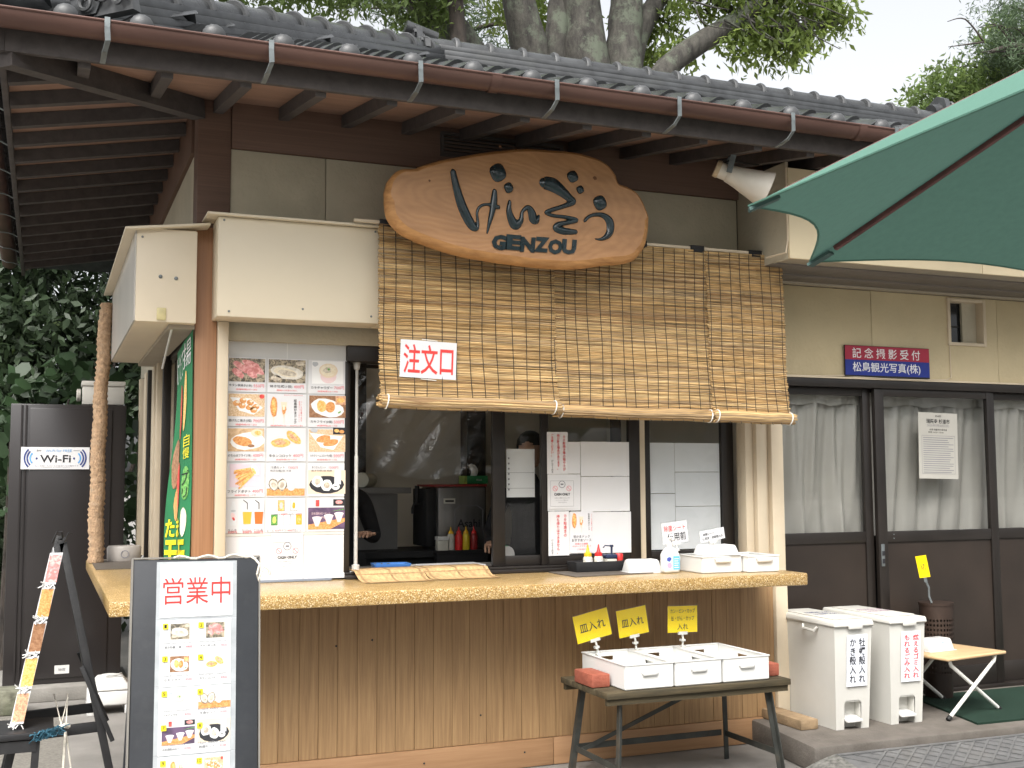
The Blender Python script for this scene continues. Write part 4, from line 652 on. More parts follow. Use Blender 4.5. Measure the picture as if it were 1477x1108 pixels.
t = thing('tension_pole', 'thin white telescopic pole standing upright in the serving window', 'pole', (1.565, 6.09, 1.067)); MB().lathe([(.022, 0), (.022, .035), (.0105, .04), (.0102, .62), (.008, .625), (.008, 1.09), (.016, 1.095), (.02, 1.13)], 14).build('tube', mat('pole_enamel', (.5, .49, .46), .4), t, smooth=True); MB().box(-.035, .035, -.02, .02, -.0, .006).build('foot', m_white, t)
t = thing('vinyl_sheet', 'clear crumpled vinyl screen hanging inside the serving window', 'screen', (1.58, 6.175, 2.2))
def vin(u, v): return (.80*u, .02*math.sin(u*23+v*5)*v+.012*math.sin(v*17+u*31)+(.05*v*v*math.sin(u*6)), -.62*v+.02*math.sin(u*9)*v)
MB().grid(vin, 40, 26).build('film', m_vinyl, t, smooth='all', fix=False)
MB().box(0, .8, .01, .025, -.02, 0).build('header', m_dark, t)
m_pad = mat('dark_mat', (.10, .085, .07), .6, .15, 30, .1, 80)
tag(MB().hexa([(2.66, 5.64, 0), (3.17, 5.70, 0), (3.17, 6.0, 0), (2.66, 6.0, 0)], [(2.66, 5.64, .005), (3.17, 5.70, .005), (3.17, 6.0, .005), (2.66, 6.0, .005)]).build('counter_mat', m_pad, None, (0, 0, CT)), 'thin dark brown mat on the counter under the black sauce tray', 'mat')
t = thing('sauce_tray', 'black rectangular tray on the counter holding sauce bottles', 'tray', (2.945, 5.945, CT+.0055)); loft_tray(0, 0, 0, .335, .13, .056, m_black, t, .006, .96)
def squeeze(x, body, cap, lab, h=.10):
    t = thing('sauce_bottle', lab, 'bottle', (x, 5.945, CT+.013), group='sauce bottles in the black tray'); MB().lathe([(.026, 0), (.028, .01), (.028, h*.62), (.024, h*.72), (.018, h*.78)], 16).build('body', body, t, smooth=True)
    MB().lathe([(.022, h*.76), (.022, h*.92), (.012, h*1.0), (.006, h*1.25), (.003, h*1.42)], 14).build('cap', cap, t, smooth=True); MB().grid(lambda u, v: (.0287*math.sin(-.75+1.5*u), -.0287*math.cos(-.75+1.5*u), h*(.28+.25*v)), 8, 1).build('label', m_paper, t, smooth='all', fix=False)
m_tr = mat('cloudy_plastic', (.55, .53, .46), .3, .08, 8); m_yel = flat('yellow_plastic', (.75, .45, .02), .35); m_redp = flat('red_plastic', (.62, .03, .03), .35); m_navy = flat('navy_plastic', (.02, .03, .07), .35)
squeeze(2.882, m_tr, m_yel, 'squeeze bottle with a pointed yellow cap in the black tray'); squeeze(2.95, m_tr, m_redp, 'squeeze bottle with a pointed red cap in the black tray')
t = thing('sauce_bottle', 'pump jar with a navy lid and spout in the black tray', 'bottle', (3.022, 5.945, CT+.013), group='sauce bottles in the black tray'); MB().box(-.032, .032, -.03, .03, 0, .06).build('body', m_tr, t, bevel=.006); MB().box(-.035, .035, -.033, .033, .061, .085).build('lid', m_navy, t, bevel=.006); MB().lathe([(.006, .085), (.006, .125), (.011, .125), (.011, .137)], 10, (.012, 0, 0)).tube([(.012, 0, .13), (-.03, 0, .134), (-.042, 0, .122)], .004, 6).build('pump', m_navy, t); MB().box(-.022, .022, -.0325, -.031, .012, .035).build('label', m_paper, t)
t = thing('sauce_bottle', 'short seasoning jar with a red lid at the tray right end', 'bottle', (3.082, 5.945, CT+.013), group='sauce bottles in the black tray'); MB().lathe([(.02, 0), (.022, .01), (.022, .045), (.02, .05)], 14).build('body', mat('spice', (.35, .07, .04), .3), t, smooth=True); MB().lathe([(.023, .05), (.023, .082), (.02, .086)], 14).build('lid', m_redp, t, smooth=True)
def tissue_cover(name, lab, loc, rz, w_, d, h, cat='box', grp=None):
    t = thing(name, lab, cat, loc, (0, 0, rz), grp); mb = MB(); hx, hy = w_/2, d/2
    mb.hexa([(-hx, -hy, 0), (hx, -hy, 0), (hx, hy, 0), (-hx, hy, 0)], [(-hx*.84, -hy*.78, h), (hx*.84, -hy*.78, h), (hx*.84, hy*.78, h), (-hx*.84, hy*.78, h)]); mb.build('cover', m_white, t, bevel=h*.22, seg=3)
    mb = MB(); mb.ell(0, 0, w_*.22, d*.12, 0, 0, 16); mb.v = [(p[0], p[2], h+.0012) for p in mb.v]; mb.build('slot', mat('slot_shadow', (.45, .45, .45), .5), t); MB().box(-hx-.004, hx+.004, -hy-.004, hy+.004, 0, .006).build('base', m_white, t, bevel=.002); return t
tissue_cover('wipes_cover', 'white wet wipe cover lying alone between the sauce tray and sanitizer', (3.145, 5.79, CT), R(-6), .205, .13, .075)
t = thing('sanitizer_bottle', 'white pump bottle of hand sanitizer with blue printed label', 'bottle', (3.27, 5.69, CT)); MB().box(-.05, .05, -.032, .032, 0, .115).build('body', m_white, t, bevel=.016, seg=3); MB().hexa([(-.044, -.028, .113), (.044, -.028, .113), (.044, .028, .113), (-.044, .028, .113)], [(-.02, -.018, .142), (.02, -.018, .142), (.02, .018, .142), (-.02, .018, .142)]).build('shoulder', m_white, t, bevel=.004)
MB().lathe([(.018, .14), (.018, .165), (.012, .17), (.006, .172), (.006, .186), (.013, .188), (.013, .197)], 14).tube([(0, 0, .193), (-.0, -.035, .193), (0, -.043, .183)], .006, 8).build('pump', m_white, t, smooth=True)
mb = MB().m(flat('label_blue', (.12, .42, .62))).plate(.002, .044, .02, .095, -.033).m(flat('label_pale', (.55, .74, .84))).plate(-.044, .0, .02, .095, -.033).m(flat('label_pink', (.75, .35, .5))).ell(-.022, .045, .014, .018, 20, -.0336, 12, .2).m(flat('label_navy', (.06, .08, .35))).ell(-.025, .078, .014, .011, 0, -.0336, 10, .3)
for i in range(5): mb.m(m_paper).plate(.008, .038-.004*(i % 2), .03+.012*i, .034+.012*i, -.0336)
mb.build('label', None, t, fix=False)
def tote(name, lab, x0, x1, y0, y1, z, h, grp, handle='lip', th=.004, holes=True):
    """open white plastic box: four walls and floor, hand holes cut as real openings"""
    t = thing(name, lab, 'box', ((x0+x1)/2, (y0+y1)/2, z), group=grp); hx, hy = (x1-x0)/2, (y1-y0)/2
    MB().box(-hx+.004, hx-.004, -hy+.004, hy-.004, 0, .005).build('floor', m_white, t)
    def wall(ax, s, hole):
        mb = MB(); L_ = hx if ax == 'y' else hy-.0045; segs = [(-L_, -.045, .005, h), (.045, L_, .005, h), (-.045, .045, .005, h*.62), (-.045, .045, h*.8, h)] if hole else [(-L_, L_, .005, h)]
        for a, b, c, d in segs:
            if ax == 'y': mb.box(a, b, s*hy-th/2, s*hy+th/2, c, d)
            else: mb.box(s*hx-th/2, s*hx+th/2, a, b, c, d)
        mb.build('wall', m_white, t)
    wall('y', -1, False); wall('y', 1, holes); wall('x', -1, holes and False); wall('x', 1, holes)
    r = MB()
    for s in (-1, 1): r.box(-hx-.006, hx+.006, s*hy-.006, s*hy+.006, h, h+.007); r.box(s*hx-.006, s*hx+.006, -hy+.006, hy-.006, h, h+.007)
    r.build('rim', m_white, t, bevel=.002)
    if handle == 'lip': MB().hexa([(-.045, -hy-.02, h-.028), (.045, -hy-.02, h-.028), (.045, -hy-.003, h-.034), (-.045, -hy-.003, h-.034)], [(-.055, -hy-.022, h-.004), (.055, -hy-.022, h-.004), (.055, -hy-.003, h-.004), (-.055, -hy-.003, h-.004)]).build('handle', m_white, t, bevel=.003)
    else: MB().prism([(-.04, h-.025), (-.048, h-.035), (-.038, h-.052), (.038, h-.052), (.048, h-.035), (.04, h-.025)], -hy-.014, -hy-.0025).build('handle', m_white, t, bevel=.003)
    return t
WB = 'white trays on the counter'
tote('white_tray', 'left white plastic tray on the counter right end, with a wipe cover on top', 3.40, 3.655, 5.56, 5.83, CT, .088, WB, holes=False); tote('white_tray', 'right white plastic tray at the very end of the counter', 3.668, 3.87, 5.51, 5.80, CT, .088, WB, holes=False)
tissue_cover('wipes_cover', 'white wet wipe cover resting on top of the white tray', (3.535, 5.63, CT+.097), R(-3), .225, .15, .058)
def clip_card(name, lab, cx, y, cz, w_, h_, tilt, stem, mt, grp, rz=0):
    t = thing(name, lab, 'sign', (cx, y, cz), (0, R(tilt), rz), grp); MB().box(-w_/2, w_/2, -.0012, .0012, -h_/2, h_/2).build('card', mt, t); MB().plate(-w_/2-.008, w_/2+.008, -h_/2-.008, h_/2+.008, -.0044).build('sleeve', m_tape, t, fix=False)
    c = MB().box(-.028, .028, -.006, .006, -h_/2-.012, -h_/2+.004); c.tube([(0, 0, -h_/2-.01), (.004, 0, -h_/2-stem*.5), (0, .004, -h_/2-stem)], .006, 6).box(-.012, .012, -.012, .012, -h_/2-stem*.55, -h_/2-stem*.42).box(-.009, .009, -.016, .016, -h_/2-stem-.012, -h_/2-stem+.012); c.build('clip', mat('clear_clip', (.62, .62, .58), .2, .1, 10), t); return t
SC = 'wipe signs on the counter'
t = clip_card('wipe_sign', 'white tilted card with red over black lettering, clipped above the counter sanitizer', 3.345, 5.76, 1.252, .165, .118, -6, .085, m_lam, SC); lettering(t, m_red, '除菌シート', 0, .026, .14, .034); lettering(t, m_ink, '使用前', .008, -.024, .12, .048, bold=.008)
t = clip_card('wipe_sign', 'small white tilted card with two black lines, above the white trays', 3.58, 5.74, 1.233, .165, .064, -9, .05, m_lam, SC); lettering(t, m_ink, '除菌シート', -.025, .011, .075, .015, bold=.01); lettering(t, m_ink, '使用済・空容器入れ', 0, -.013, .14, .016, bold=.01)
# round speaker and wrapped pole on the side arm of the counter
t = thing('round_speaker', 'low round grey box with a ring mark on the far side counter', 'box', (.505, 8.1, CT)); MB().lathe([(.10, 0), (.108, .012), (.11, .09), (.10, .103)], 28, sq=.75).build('body', mat('pale_grey_plastic', (.40, .37, .34), .5, .08, 5), t, smooth=True)
mb = MB(); n = 20; mb.add([((.026 if k else .021)*math.cos(2*PI*j/n), -.0835, .05+(.026 if k else .021)*math.sin(2*PI*j/n)) for k in (0, 1) for j in range(n)], [(j, (j+1) % n, n+(j+1) % n, n+j) for j in range(n)]); mb.build('ring_mark', m_grey, t)
tag(MB().box(.30, .68, 7.35, 8.3, 0, .004).build('counter_mat', m_pad, None, (0, 0, CT)), 'dark mat under the round grey box on the side counter', 'mat')
t = thing('wrapped_pole', 'rough tan jute wrapped pole rising from the side counter corner', 'pole', (.345, 7.98, CT+.0045)); m_jute = mat('jute_wrap', (.40, .265, .16), .9, .3, 40, 1.0, 90, dirt=.3, dcol=(.6, .5, .38), dscale=25)
pts = [(0+.035*math.sin(.2)-.035*(k/24)**1.5*0+.004*math.sin(k*1.1)-.012*math.sin(k/24*PI), 0, 1.70*k/24) for k in range(25)]; pts = [(p[0]-.03*(1-k/24), p[1], p[2]) for k, p in enumerate(pts)]; pts[0] = (pts[0][0], 0, .0)
jb = MB(); N_ = 14
for k in range(100):
    v = k/99; i = v*24; a = pts[int(i)] if int(i) < 24 else pts[24]; b_ = pts[min(int(i)+1, 24)]; f = i-int(i); c = [a[q]*(1-f)+b_[q]*f for q in range(3)]; r = (.05-.008*v)*(1+.1*math.sin(k*2.9)+random.uniform(-.05, .05))
    jb.v += [(c[0]+r*(1+random.uniform(-.06, .06))*math.cos(2*PI*j/N_), c[1]+r*math.sin(2*PI*j/N_), c[2]) for j in range(N_)]
for k in range(99): jb.f += [(k*N_+j, k*N_+(j+1) % N_, (k+1)*N_+(j+1) % N_, (k+1)*N_+j) for j in range(N_)]
jb.mi = [0]*len(jb.f); jb.build('wrapping', m_jute, t, smooth='all')

# ------------------------------------------------------------------ inside the kitchen
WT = 1.101
t = thing('beer_server', 'stainless beer dispenser with a dark lettered emblem, seen inside the kitchen', 'dispenser', (2.57, 7.38, WT)); m_steel = mat('steel', (.22, .215, .21), .35, .12, 4, metal=.7, st=(6, 1, .3))
MB().box(-.165, .165, -.18, .18, 0, .41).build('cabinet', m_steel, t, bevel=.008); MB().box(-.235, -.167, -.14, .16, .02, .40).build('side_unit', m_black, t, bevel=.006); MB().box(-.2, .17, -.2, .18, .412, .428).build('red_top', mat('dull_red', (.22, .025, .022), .4), t, bevel=.003); MB().box(-.13, -.05, -.186, -.181, .30, .335).build('display', mat('server_display', (.5, .5, .45), .3), t); MB().box(-.12, -.06, -.188, -.1865, .312, .324).build('display_slot', m_ink, t)
MB().tube([(-.235, -.05, .30), (-.29, -.05, .30), (-.30, -.05, .27), (-.30, -.05, .235)], .012, 8).tube([(-.275, -.05, .30), (-.27, -.05, .36), (-.272, -.05, .42)], [.008, .012, .016], 8).build('tap', m_black, t, smooth=True)
lettering(t, m_ink, 'Asahi', .045, .17, .16, .055, -.1815, bold=.02, shear=.02); mb = MB(); mb.m(m_grey)
for a, b in (((-.05, .10), (-.05, .26)), ((-.05, .26), (-.02, .285)), ((-.02, .285), (.11, .285)), ((.11, .285), (.145, .26)), ((.145, .26), (.145, .10))): mb.bar((a[0], -.1815, a[1]), (b[0], -.1815, b[1]), .004, .002, (0, 1, 0))
mb.build('emblem_frame', None, t)
t = thing('tissue_box', 'green and white tissue box with a tissue sticking up on the beer dispenser', 'box', (2.60+.11, 7.33, WT+.429)); MB().box(-.075, .075, -.05, .05, 0, .055).build('box', mat('green_card', (.03, .22, .08), .5, .1, 8), t, bevel=.003); MB().box(-.1, -.0755, -.05, .05, 0, .055).build('end_panel', mat('lime_card', (.35, .5, .12), .5), t, bevel=.002); lettering(t, m_paper, 'tissue', .01, .028, .04, .013, -.0515); MB().grid(lambda u, v: (-.035+.05*u+.02*math.sin(v*3)-.02*v, .01*math.sin(u*7+v*3), .055+.085*v*(1-.3*abs(u-.5))), 6, 6).build('tissue', m_paper, t, smooth='all')
t = thing('paper_roll', 'pale roll of film lying on a shelf inside the kitchen', 'roll', (2.02, 7.6, 1.56), (0, 0, R(60))); MB().lathe([(.02, -.11), (.05, -.11), (.05, .11), (.02, .11)], 20, ax='x').build('roll', mat('film_roll', (.5, .48, .4), .4), t, smooth=True)
part('room_shelf', MB().box(1.7, 2.28, 7.4, 7.75, 1.47, 1.508).box(1.74, 2.2, 7.45, 7.72, .06, 1.468), mat('fridge', (.16, .155, .15), .4, .2, 3))
for i, (x, b, c, lab) in enumerate(((2.47, m_tr, m_yel, 'pale bottle with a yellow cap before the beer dispenser'), (2.525, m_redp, m_redp, 'red ketchup bottle before the beer dispenser'), (2.575, mat('mustard', (.62, .47, .03), .35), m_yel, 'yellow mustard bottle before the beer dispenser'), (2.63, mat('dark_red', (.25, .02, .02), .3), m_redp, 'dark red bottle at the right end before the beer dispenser'))):
    t = thing('squeeze_bottle', lab, 'bottle', (x, 7.14, 1.102), group='squeeze bottles inside the kitchen'); MB().lathe([(.023, 0), (.025, .008), (.025, .085), (.02, .1), (.016, .105)], 14).build('body', b, t, smooth=True); MB().lathe([(.018, .105), (.016, .118), (.006, .128), (.003, .15)], 12).build('cap', c, t, smooth=True)
t = thing('small_jar', 'clear square jar with a white lid left of the squeeze bottles', 'jar', (2.405, 7.13, 1.102)); MB().box(-.035, .035, -.03, .03, 0, .065).build('body', m_tr, t, bevel=.004); MB().box(-.038, .038, -.033, .033, .066, .09).build('lid', m_white, t, bevel=.003)
part('room_shelf', MB().box(2.35, 2.72, 7.08, 7.18, 1.085, 1.1015).box(2.36, 2.71, 7.09, 7.145, .06, 1.084), m_black)
t = thing('tape_roll', 'green and white roll of tape standing inside the narrow window pane', 'roll', (2.525, 6.33, 1.056+.058), (0, 0, R(20))); MB().lathe([(.03, -.012), (.057, -.012), (.057, .012), (.03, .012)], 24, ax='y').build('tape', mat('green_tape', (.08, .36, .16), .35), t, smooth=True); MB().lathe([(.03, -.03), (.053, -.03), (.053, -.0125), (.03, -.0125)], 24, ax='y').build('liner', mat('pale_tape', (.62, .58, .55), .35), t, smooth=True)
t, a, b = paper('order_list', 'white paper list held up inside the narrow pane before the dark haired worker', 'paper', 2.475, 2.652, 1.455, 1.735, 6.17, m_gp); mb = MB()
for i in range(2): mb.m(m_grey).plate(-.085, .085, .0+.001-i*.09, .003-i*.09, -.002)
for i in range(7): mb.m(m_grey).plate(-.08, -.07, .08-.03*i, .09-.03*i, -.002)
mb.build('ruled_lines', None, t, fix=False)
# two workers, mostly hidden
m_skin = mat('skin', (.42, .25, .17), .5, .06, 10); m_hair = mat('black_hair', (.012, .010, .009), .4, .3, 60, .4, 120, st=(4, 4, 1)); m_cloth = mat('black_cloth', (.014, .014, .016), .85, .2, 30, .2, 120)
def skin_mesh(name, P, E_, parent, mt, root=0, sub=2):
    me = bpy.data.meshes.new(name); me.from_pydata([p[:3] for p in P], E_, []); o = link(name, me, parent); me.materials.append(mt); md = o.modifiers.new('skin', 'SKIN'); md.use_smooth_shade = True
    for i, p in enumerate(P): v = me.skin_vertices[0].data[i]; v.radius = (p[3], p[4] if len(p) > 4 else p[3]); v.use_root = (i == root)
    s_ = o.modifiers.new('sub', 'SUBSURF'); s_.levels = sub; s_.render_levels = sub; return o
def worker(lab, loc, rz, armpose, lean=0):
    t = thing('person', lab, 'person', loc, (0, 0, rz)); P = [(0, 0, .92, .15, .11), (0, 0, 1.1, .14, .105), (0, 0, 1.3, .165, .12), (0, 0, 1.42, .13, .09), (0, .0, 1.48, .055, .055), (0, -.01, 1.55, .055, .055), (-.19, 0, 1.38, .065), (.19, 0, 1.38, .065), (-.1, 0, .85, .1), (.1, 0, .85, .1), (-.1, -.01, .48, .07), (.1, -.01, .48, .07), (-.1, .02, .1, .05), (.1, .02, .1, .05), (-.1, -.1, .04, .045), (.1, -.1, .04, .045)]
    E_ = [(0, 1), (1, 2), (2, 3), (3, 4), (4, 5), (3, 6), (3, 7), (0, 8), (0, 9), (8, 10), (9, 11), (10, 12), (11, 13), (12, 14), (13, 15)]
    for s_, (el, wr) in zip((6, 7), armpose): P += [tuple(el)+(.048,), tuple(wr)+(.035,)]; E_ += [(s_, len(P)-2), (len(P)-2, len(P)-1)]
    skin_mesh('clothed_body', P, E_, t, m_cloth)
    for el, wr in armpose:   # forearm skin and a hand with five fingers
        e, w_ = Vector(el), Vector(wr); d = (w_-e).normalized(); up_ = Vector((0, 0, 1)); sx = d.cross(up_).normalized(); hP = [tuple(w_)+(.03, .026), tuple(w_+d*.05)+(.04, .02), tuple(w_+d*.09)+(.042, .018)]; hE = [(0, 1), (1, 2)]
        for k in range(4): b0 = w_+d*.095+sx*(-.033+.022*k); l = (.06, .07, .065, .05)[k]; hP += [tuple(b0)+(.009,), tuple(b0+d*l*.55-up_*.008)+(.0085,), tuple(b0+d*l-up_*.03)+(.0075,)]; q = len(hP); hE += [(2, q-3), (q-3, q-2), (q-2, q-1)]
        b0 = w_+d*.04-sx*.035; hP += [tuple(b0-sx*.012)+(.011,), tuple(b0-sx*.03+d*.03)+(.01,), tuple(b0-sx*.03+d*.06)+(.008,)]; q = len(hP); hE += [(1, q-3), (q-3, q-2), (q-2, q-1)]
        skin_mesh('hand', hP, hE, t, m_skin, 0, 1)
    hd = MB(); n = 18; ring = [(.03, -.06, .02), (.06, -.045, .02), (.072, -.02, .012), (.078, .02, .0), (.082, .06, .0), (.08, .1, .004), (.062, .14, .008), (.03, .16, .01), (.004, .165, .01)]
    hd.v = [(r*math.cos(2*PI*j/n)*.92, -y-(.022 if (abs(j-n*.75) < .6 and -.01 < z < .05) else 0)+r*1.12*math.sin(2*PI*j/n), z) for r, z, y in ring for j in range(n)]; hd.f = [(k*n+j, k*n+(j+1) % n, (k+1)*n+(j+1) % n, (k+1)*n+j) for k in range(len(ring)-1) for j in range(n)]; hd.mi = [0]*len(hd.f)
    h = hd.build('head', m_skin, t, (0, -.01, 1.63), smooth='all')
    for s_ in (-1, 1): MB().lathe([(.011, 0), (.008, -.004), (.002, -.005)], 8, (s_*.032, -.098, .035), 'y').build('eye', m_ink, h); MB().lathe([(.026, -.006), (.024, .006), (.008, .01)], 10, (s_*.078, 0, .03), 'x').build('ear', m_skin, h)
    MB().tube([(-.022, -.087, -.028), (0, -.094, -.03), (.022, -.087, -.028)], .004, 6).build('mouth', mat('lips', (.35, .14, .11), .5), h)
    hr = MB(); hr.v = [(q*r*math.cos(2*PI*j/n)*1.0, .012+q*r*1.12*math.sin(2*PI*j/n), z+.012) for r, z, y, q in ((.08, -.03, 0, 1.04), (.085, .03, 0, 1.06), (.086, .08, 0, 1.08), (.08, .12, 0, 1.08), (.06, .155, 0, 1.08), (.03, .175, 0, 1.08), (.004, .18, 0, 1)) for j in range(n)]; hr.f = [(k*n+j, k*n+(j+1) % n, (k+1)*n+(j+1) % n, (k+1)*n+j) for k in range(6) for j in range(n) if not (k < 2 and abs(j-n*.75) < 3.6)]; hr.mi = [0]*len(hr.f); hr.build('hair', m_hair, h, smooth='all'); return t
worker('person in black with dark hair behind the narrow pane, half hidden by the paper list', (2.97, 6.98, .06), R(-35), (((-.26, -.08, 1.14), (-.2, -.3, 1.1)), ((.27, -.05, 1.13), (.26, -.27, 1.16))))
worker('person in black at the left of the serving window, only the elbow and apron showing', (1.66, 7.0, .06), R(10), (((-.25, .02, 1.12), (-.14, -.2, 1.16)), ((.27, -.02, 1.14), (.12, -.22, 1.17))))
# ------------------------------------------------------------------ bench with collecting boxes
m_bw = wood('bench_board', (.03, .026, .015), (.09, .068, .036), (1.2, 14, 14), 2.5, .75, .4, .1); m_bleg = mat('bench_steel', (.032, .034, .03), .6, .35, 14, .1, 60, dirt=.5, dcol=(.09, .06, .035), dscale=9)
bt = thing('bench', 'low weathered green bench on splayed steel legs in front of the planks', 'bench', (3.09, 5.35, 0))
for y0, y1 in ((-.275, -.143), (-.14, -.005), (-.002, .133), (.136, .265)): MB().box(-.535, .535, y0, y1, .485+random.uniform(0, .002), .518).build('top_board', m_bw, bt, bevel=.004)
MB().box(-.525, .525, -.26, -.235, .455, .484).box(-.525, .525, .225, .25, .455, .484).build('rail', m_bw, bt)
L4 = {}
for sx in (-1, 1):
    for sy in (-1, 1):
        a = Vector((sx*.43, sy*.205, .455)); b = Vector((sx*.475, sy*.26, 0)); MB().bar(a, b, .028, .006, (0, 1, 0)).bar(a+Vector((sx*.012, sy*.014, 0)), b+Vector((sx*.012, sy*.014, 0)), .006, .028, (0, 1, 0)).build('leg', m_bleg, bt); L4[sx, sy] = (a, b)
    p, q = L4[sx, -1][0].lerp(L4[sx, -1][1], .68), L4[sx, 1][0].lerp(L4[sx, 1][1], .68); MB().bar(p, q, .006, .03).build('cross_bar', m_bleg, bt)
MB().bar((-.44, .255, .15), (.44, .255, .15), .006, .032).build('stretcher', m_bleg, bt); MB().bar((-.445, .235, .13), (.39, .215, .445), .006, .022).build('diagonal_brace', m_bleg, bt)
BZ = .5205; CG = 'white collecting boxes on the bench'
tote('collecting_box', 'left white collecting box on the bench, beside the front red brick', 2.668, 2.938, 5.10, 5.58, BZ, .118, CG, 'plate'); tote('collecting_box', 'middle white collecting box on the bench', 2.952, 3.218, 5.10, 5.58, BZ, .118, CG, 'plate'); tote('collecting_box', 'right white collecting box on the bench', 3.232, 3.505, 5.10, 5.58, BZ, .118, CG, 'plate')
m_yc = mat('yellow_card', (.88, .66, .006), .25, .03, 5, spec=.5); YG = 'yellow signs clipped to the collecting boxes'
t = clip_card('yellow_sign', 'most tilted yellow dish sign, clipped to the left collecting box', 2.705, 5.535, .785, .205, .145, -12, .09, m_yc, YG); lettering(t, m_ink, '皿入れ', 0, 0, .152, .05, bold=.004)
t = clip_card('yellow_sign', 'middle yellow dish sign, clipped between left and middle collecting boxes', 2.958, 5.56, .79, .18, .145, -8, .085, m_yc, YG); lettering(t, m_ink, '皿入れ', 0, 0, .135, .046, bold=.004)
t = clip_card('yellow_sign', 'upright yellow sign with three lines, clipped to the middle collecting box', 3.262, 5.55, .79, .185, .142, 1, .085, m_yc, YG); lettering(t, m_ink, 'カン・ビン・カップ', 0, .045, .155, .024, bold=.006); lettering(t, m_ink, '缶・びん・カップ', 0, .005, .145, .026, bold=.004); lettering(t, m_ink, '入れ', 0, -.04, .068, .034, bold=.004)
m_rb = mat('red_brick', (.27, .075, .045), .8, .2, 12, .4, 60, dirt=.2, dcol=(.4, .16, .1), dscale=9)
tag(MB().box(-.05, .05, -.105, .105, 0, .065).build('brick', m_rb, None, (2.60, 5.33, BZ), bevel=.006), 'red brick on the bench left end beside the left collecting box', 'brick', 'red bricks on the bench'); tag(MB().box(-.05, .05, -.105, .105, 0, .065).build('brick', m_rb, None, (3.567, 5.27, BZ), bevel=.006), 'red brick on the bench right end, mostly hidden by the boxes', 'brick', 'red bricks on the bench')

# ------------------------------------------------------------------ pedal bins on the step
SZ = .1405; m_bin = mat('bin_plastic', (.56, .55, .51), .45, .05, 4, .03, 80, dirt=.25, dcol=(.45, .43, .38), dscale=3)
def pedal_bin(x, y, rz, lab):
    t = thing('pedal_bin', lab, 'bin', (x, y, SZ), (0, 0, rz), 'pedal bins on the step'); b0, b1, d0, d1, h = .112, .128, .27, .30, .575
    def sec(z, ins=0): f = z/h; return (b0+(b1-b0)*f-ins, -(d0+(d1-d0)*f)+ins, (d0+(d1-d0)*f)-ins)
    mb = MB()
    def wallq(pts): mb.add(pts, [tuple(range(len(pts)))])
    zs = [0, .16, h]
    for z0, z1 in ((0, .16), (.16, h)):
        a0, f0, k0 = sec(z0); a1, f1, k1 = sec(z1)
        wallq([(-a0, f0, z0), (-a0, k0, z0), (-a1, k1, z1), (-a1, f1, z1)]); wallq([(a0, k0, z0), (a0, f0, z0), (a1, f1, z1), (a1, k1, z1)]); wallq([(a0, k0, z0), (-a0, k0, z0), (-a1, k1, z1), (a1, k1, z1)])
        if z0 > .1: wallq([(-a0, f0, z0), (a0, f0, z0), (a1, f1, z1), (-a1, f1, z1)])
        else:
            for s_ in (-1, 1): wallq([(s_*a0, f0, 0), (s_*.058, f0, 0), (s_*.058, f1, z1-.015), (s_*.045, f1, z1), (s_*a1, f1, z1)])
    o = mb.build('body', m_bin, t, smooth=True)
    MB().box(-.058, .058, -.215, -.21, .0, .158).box(-.06, -.057, -.268, -.21, 0, .15).box(.057, .06, -.268, -.21, 0, .15).box(-.06, .06, -.275, -.21, .152, .157).build('pedal_recess', m_bin, t)
    MB().hexa([(-.052, -.295, .04), (.052, -.295, .04), (.052, -.212, .055), (-.052, -.212, .055)], [(-.052, -.295, .055), (.052, -.295, .055), (.052, -.212, .072), (-.052, -.212, .072)]).build('pedal', m_white, t, bevel=.004)
    ld = MB().hexa([(-.138, -.318, h), (.138, -.318, h), (.138, .315, h), (-.138, .315, h)], [(-.132, -.310, h+.035), (.132, -.310, h+.035), (.132, .308, h+.038), (-.132, .308, h+.038)]).build('lid', m_bin, t, bevel=.01, seg=3)
    MB().box(-.10, .10, -.25, .26, h+.0362, h+.044).build('lid_panel', m_bin, ld, bevel=.004); MB().box(-.045, .05, -.323, -.314, h-.012, h+.012).build('lid_tab', m_bin, ld, bevel=.003)
    MB().tube([(-.14, -.02, h-.01), (-.152, -.035, h-.03), (-.152, -.14, h-.035), (-.14, -.155, h-.012)], .008, 6).build('grip', m_bin, t, smooth=True)
    return t, h
for x, y, rz, lab, c1, c2, ik, top in ((4.285, 5.69, R(-1), 'left pedal bin with black lettering for oyster shells', '牡蠣殻入れ', 'かき殻入れ', m_ink, flat('ink_navy', (.03, .05, .16))), (4.665, 5.69, R(0), 'right pedal bin with red lettering for burnable rubbish', '燃えるゴミ入れ', 'もれるごみ入れ', m_red, flat('ink_violet', (.25, .06, .22)))):
    t, h = pedal_bin(x, y, rz, lab)
    MB().box(-.07, .07, -.0008, .0008, -.145, .145).build('label_sheet', mat('pale_label', (.74, .77, .84), .2, .03, 5), t, (.02, -.3, .385)).rotation_euler = (R(3), 0, 0)
    mb = MB(); put_text(mb, ik, c1, .034, 0, .045, .25, -.0025, True, .014); put_text(mb, ik, c2, -.03, 0, .045, .25, -.0025, True, .014); o = mb.build('lettering', None, t, (.02, -.3, .385), fix=False); o.rotation_euler = (R(3), 0, 0)
    mb = MB(); put_text(mb, top, c1, 0, .04, .17, .05, 0, bold=.02); put_text(mb, top, c2, 0, -.04, .17, .05, 0, bold=.02); o = mb.build('lid_lettering', None, t, (0, -.01, h+.0465), fix=False); o.rotation_euler = (R(-90), 0, 0); o.scale = (1, 1, 1)
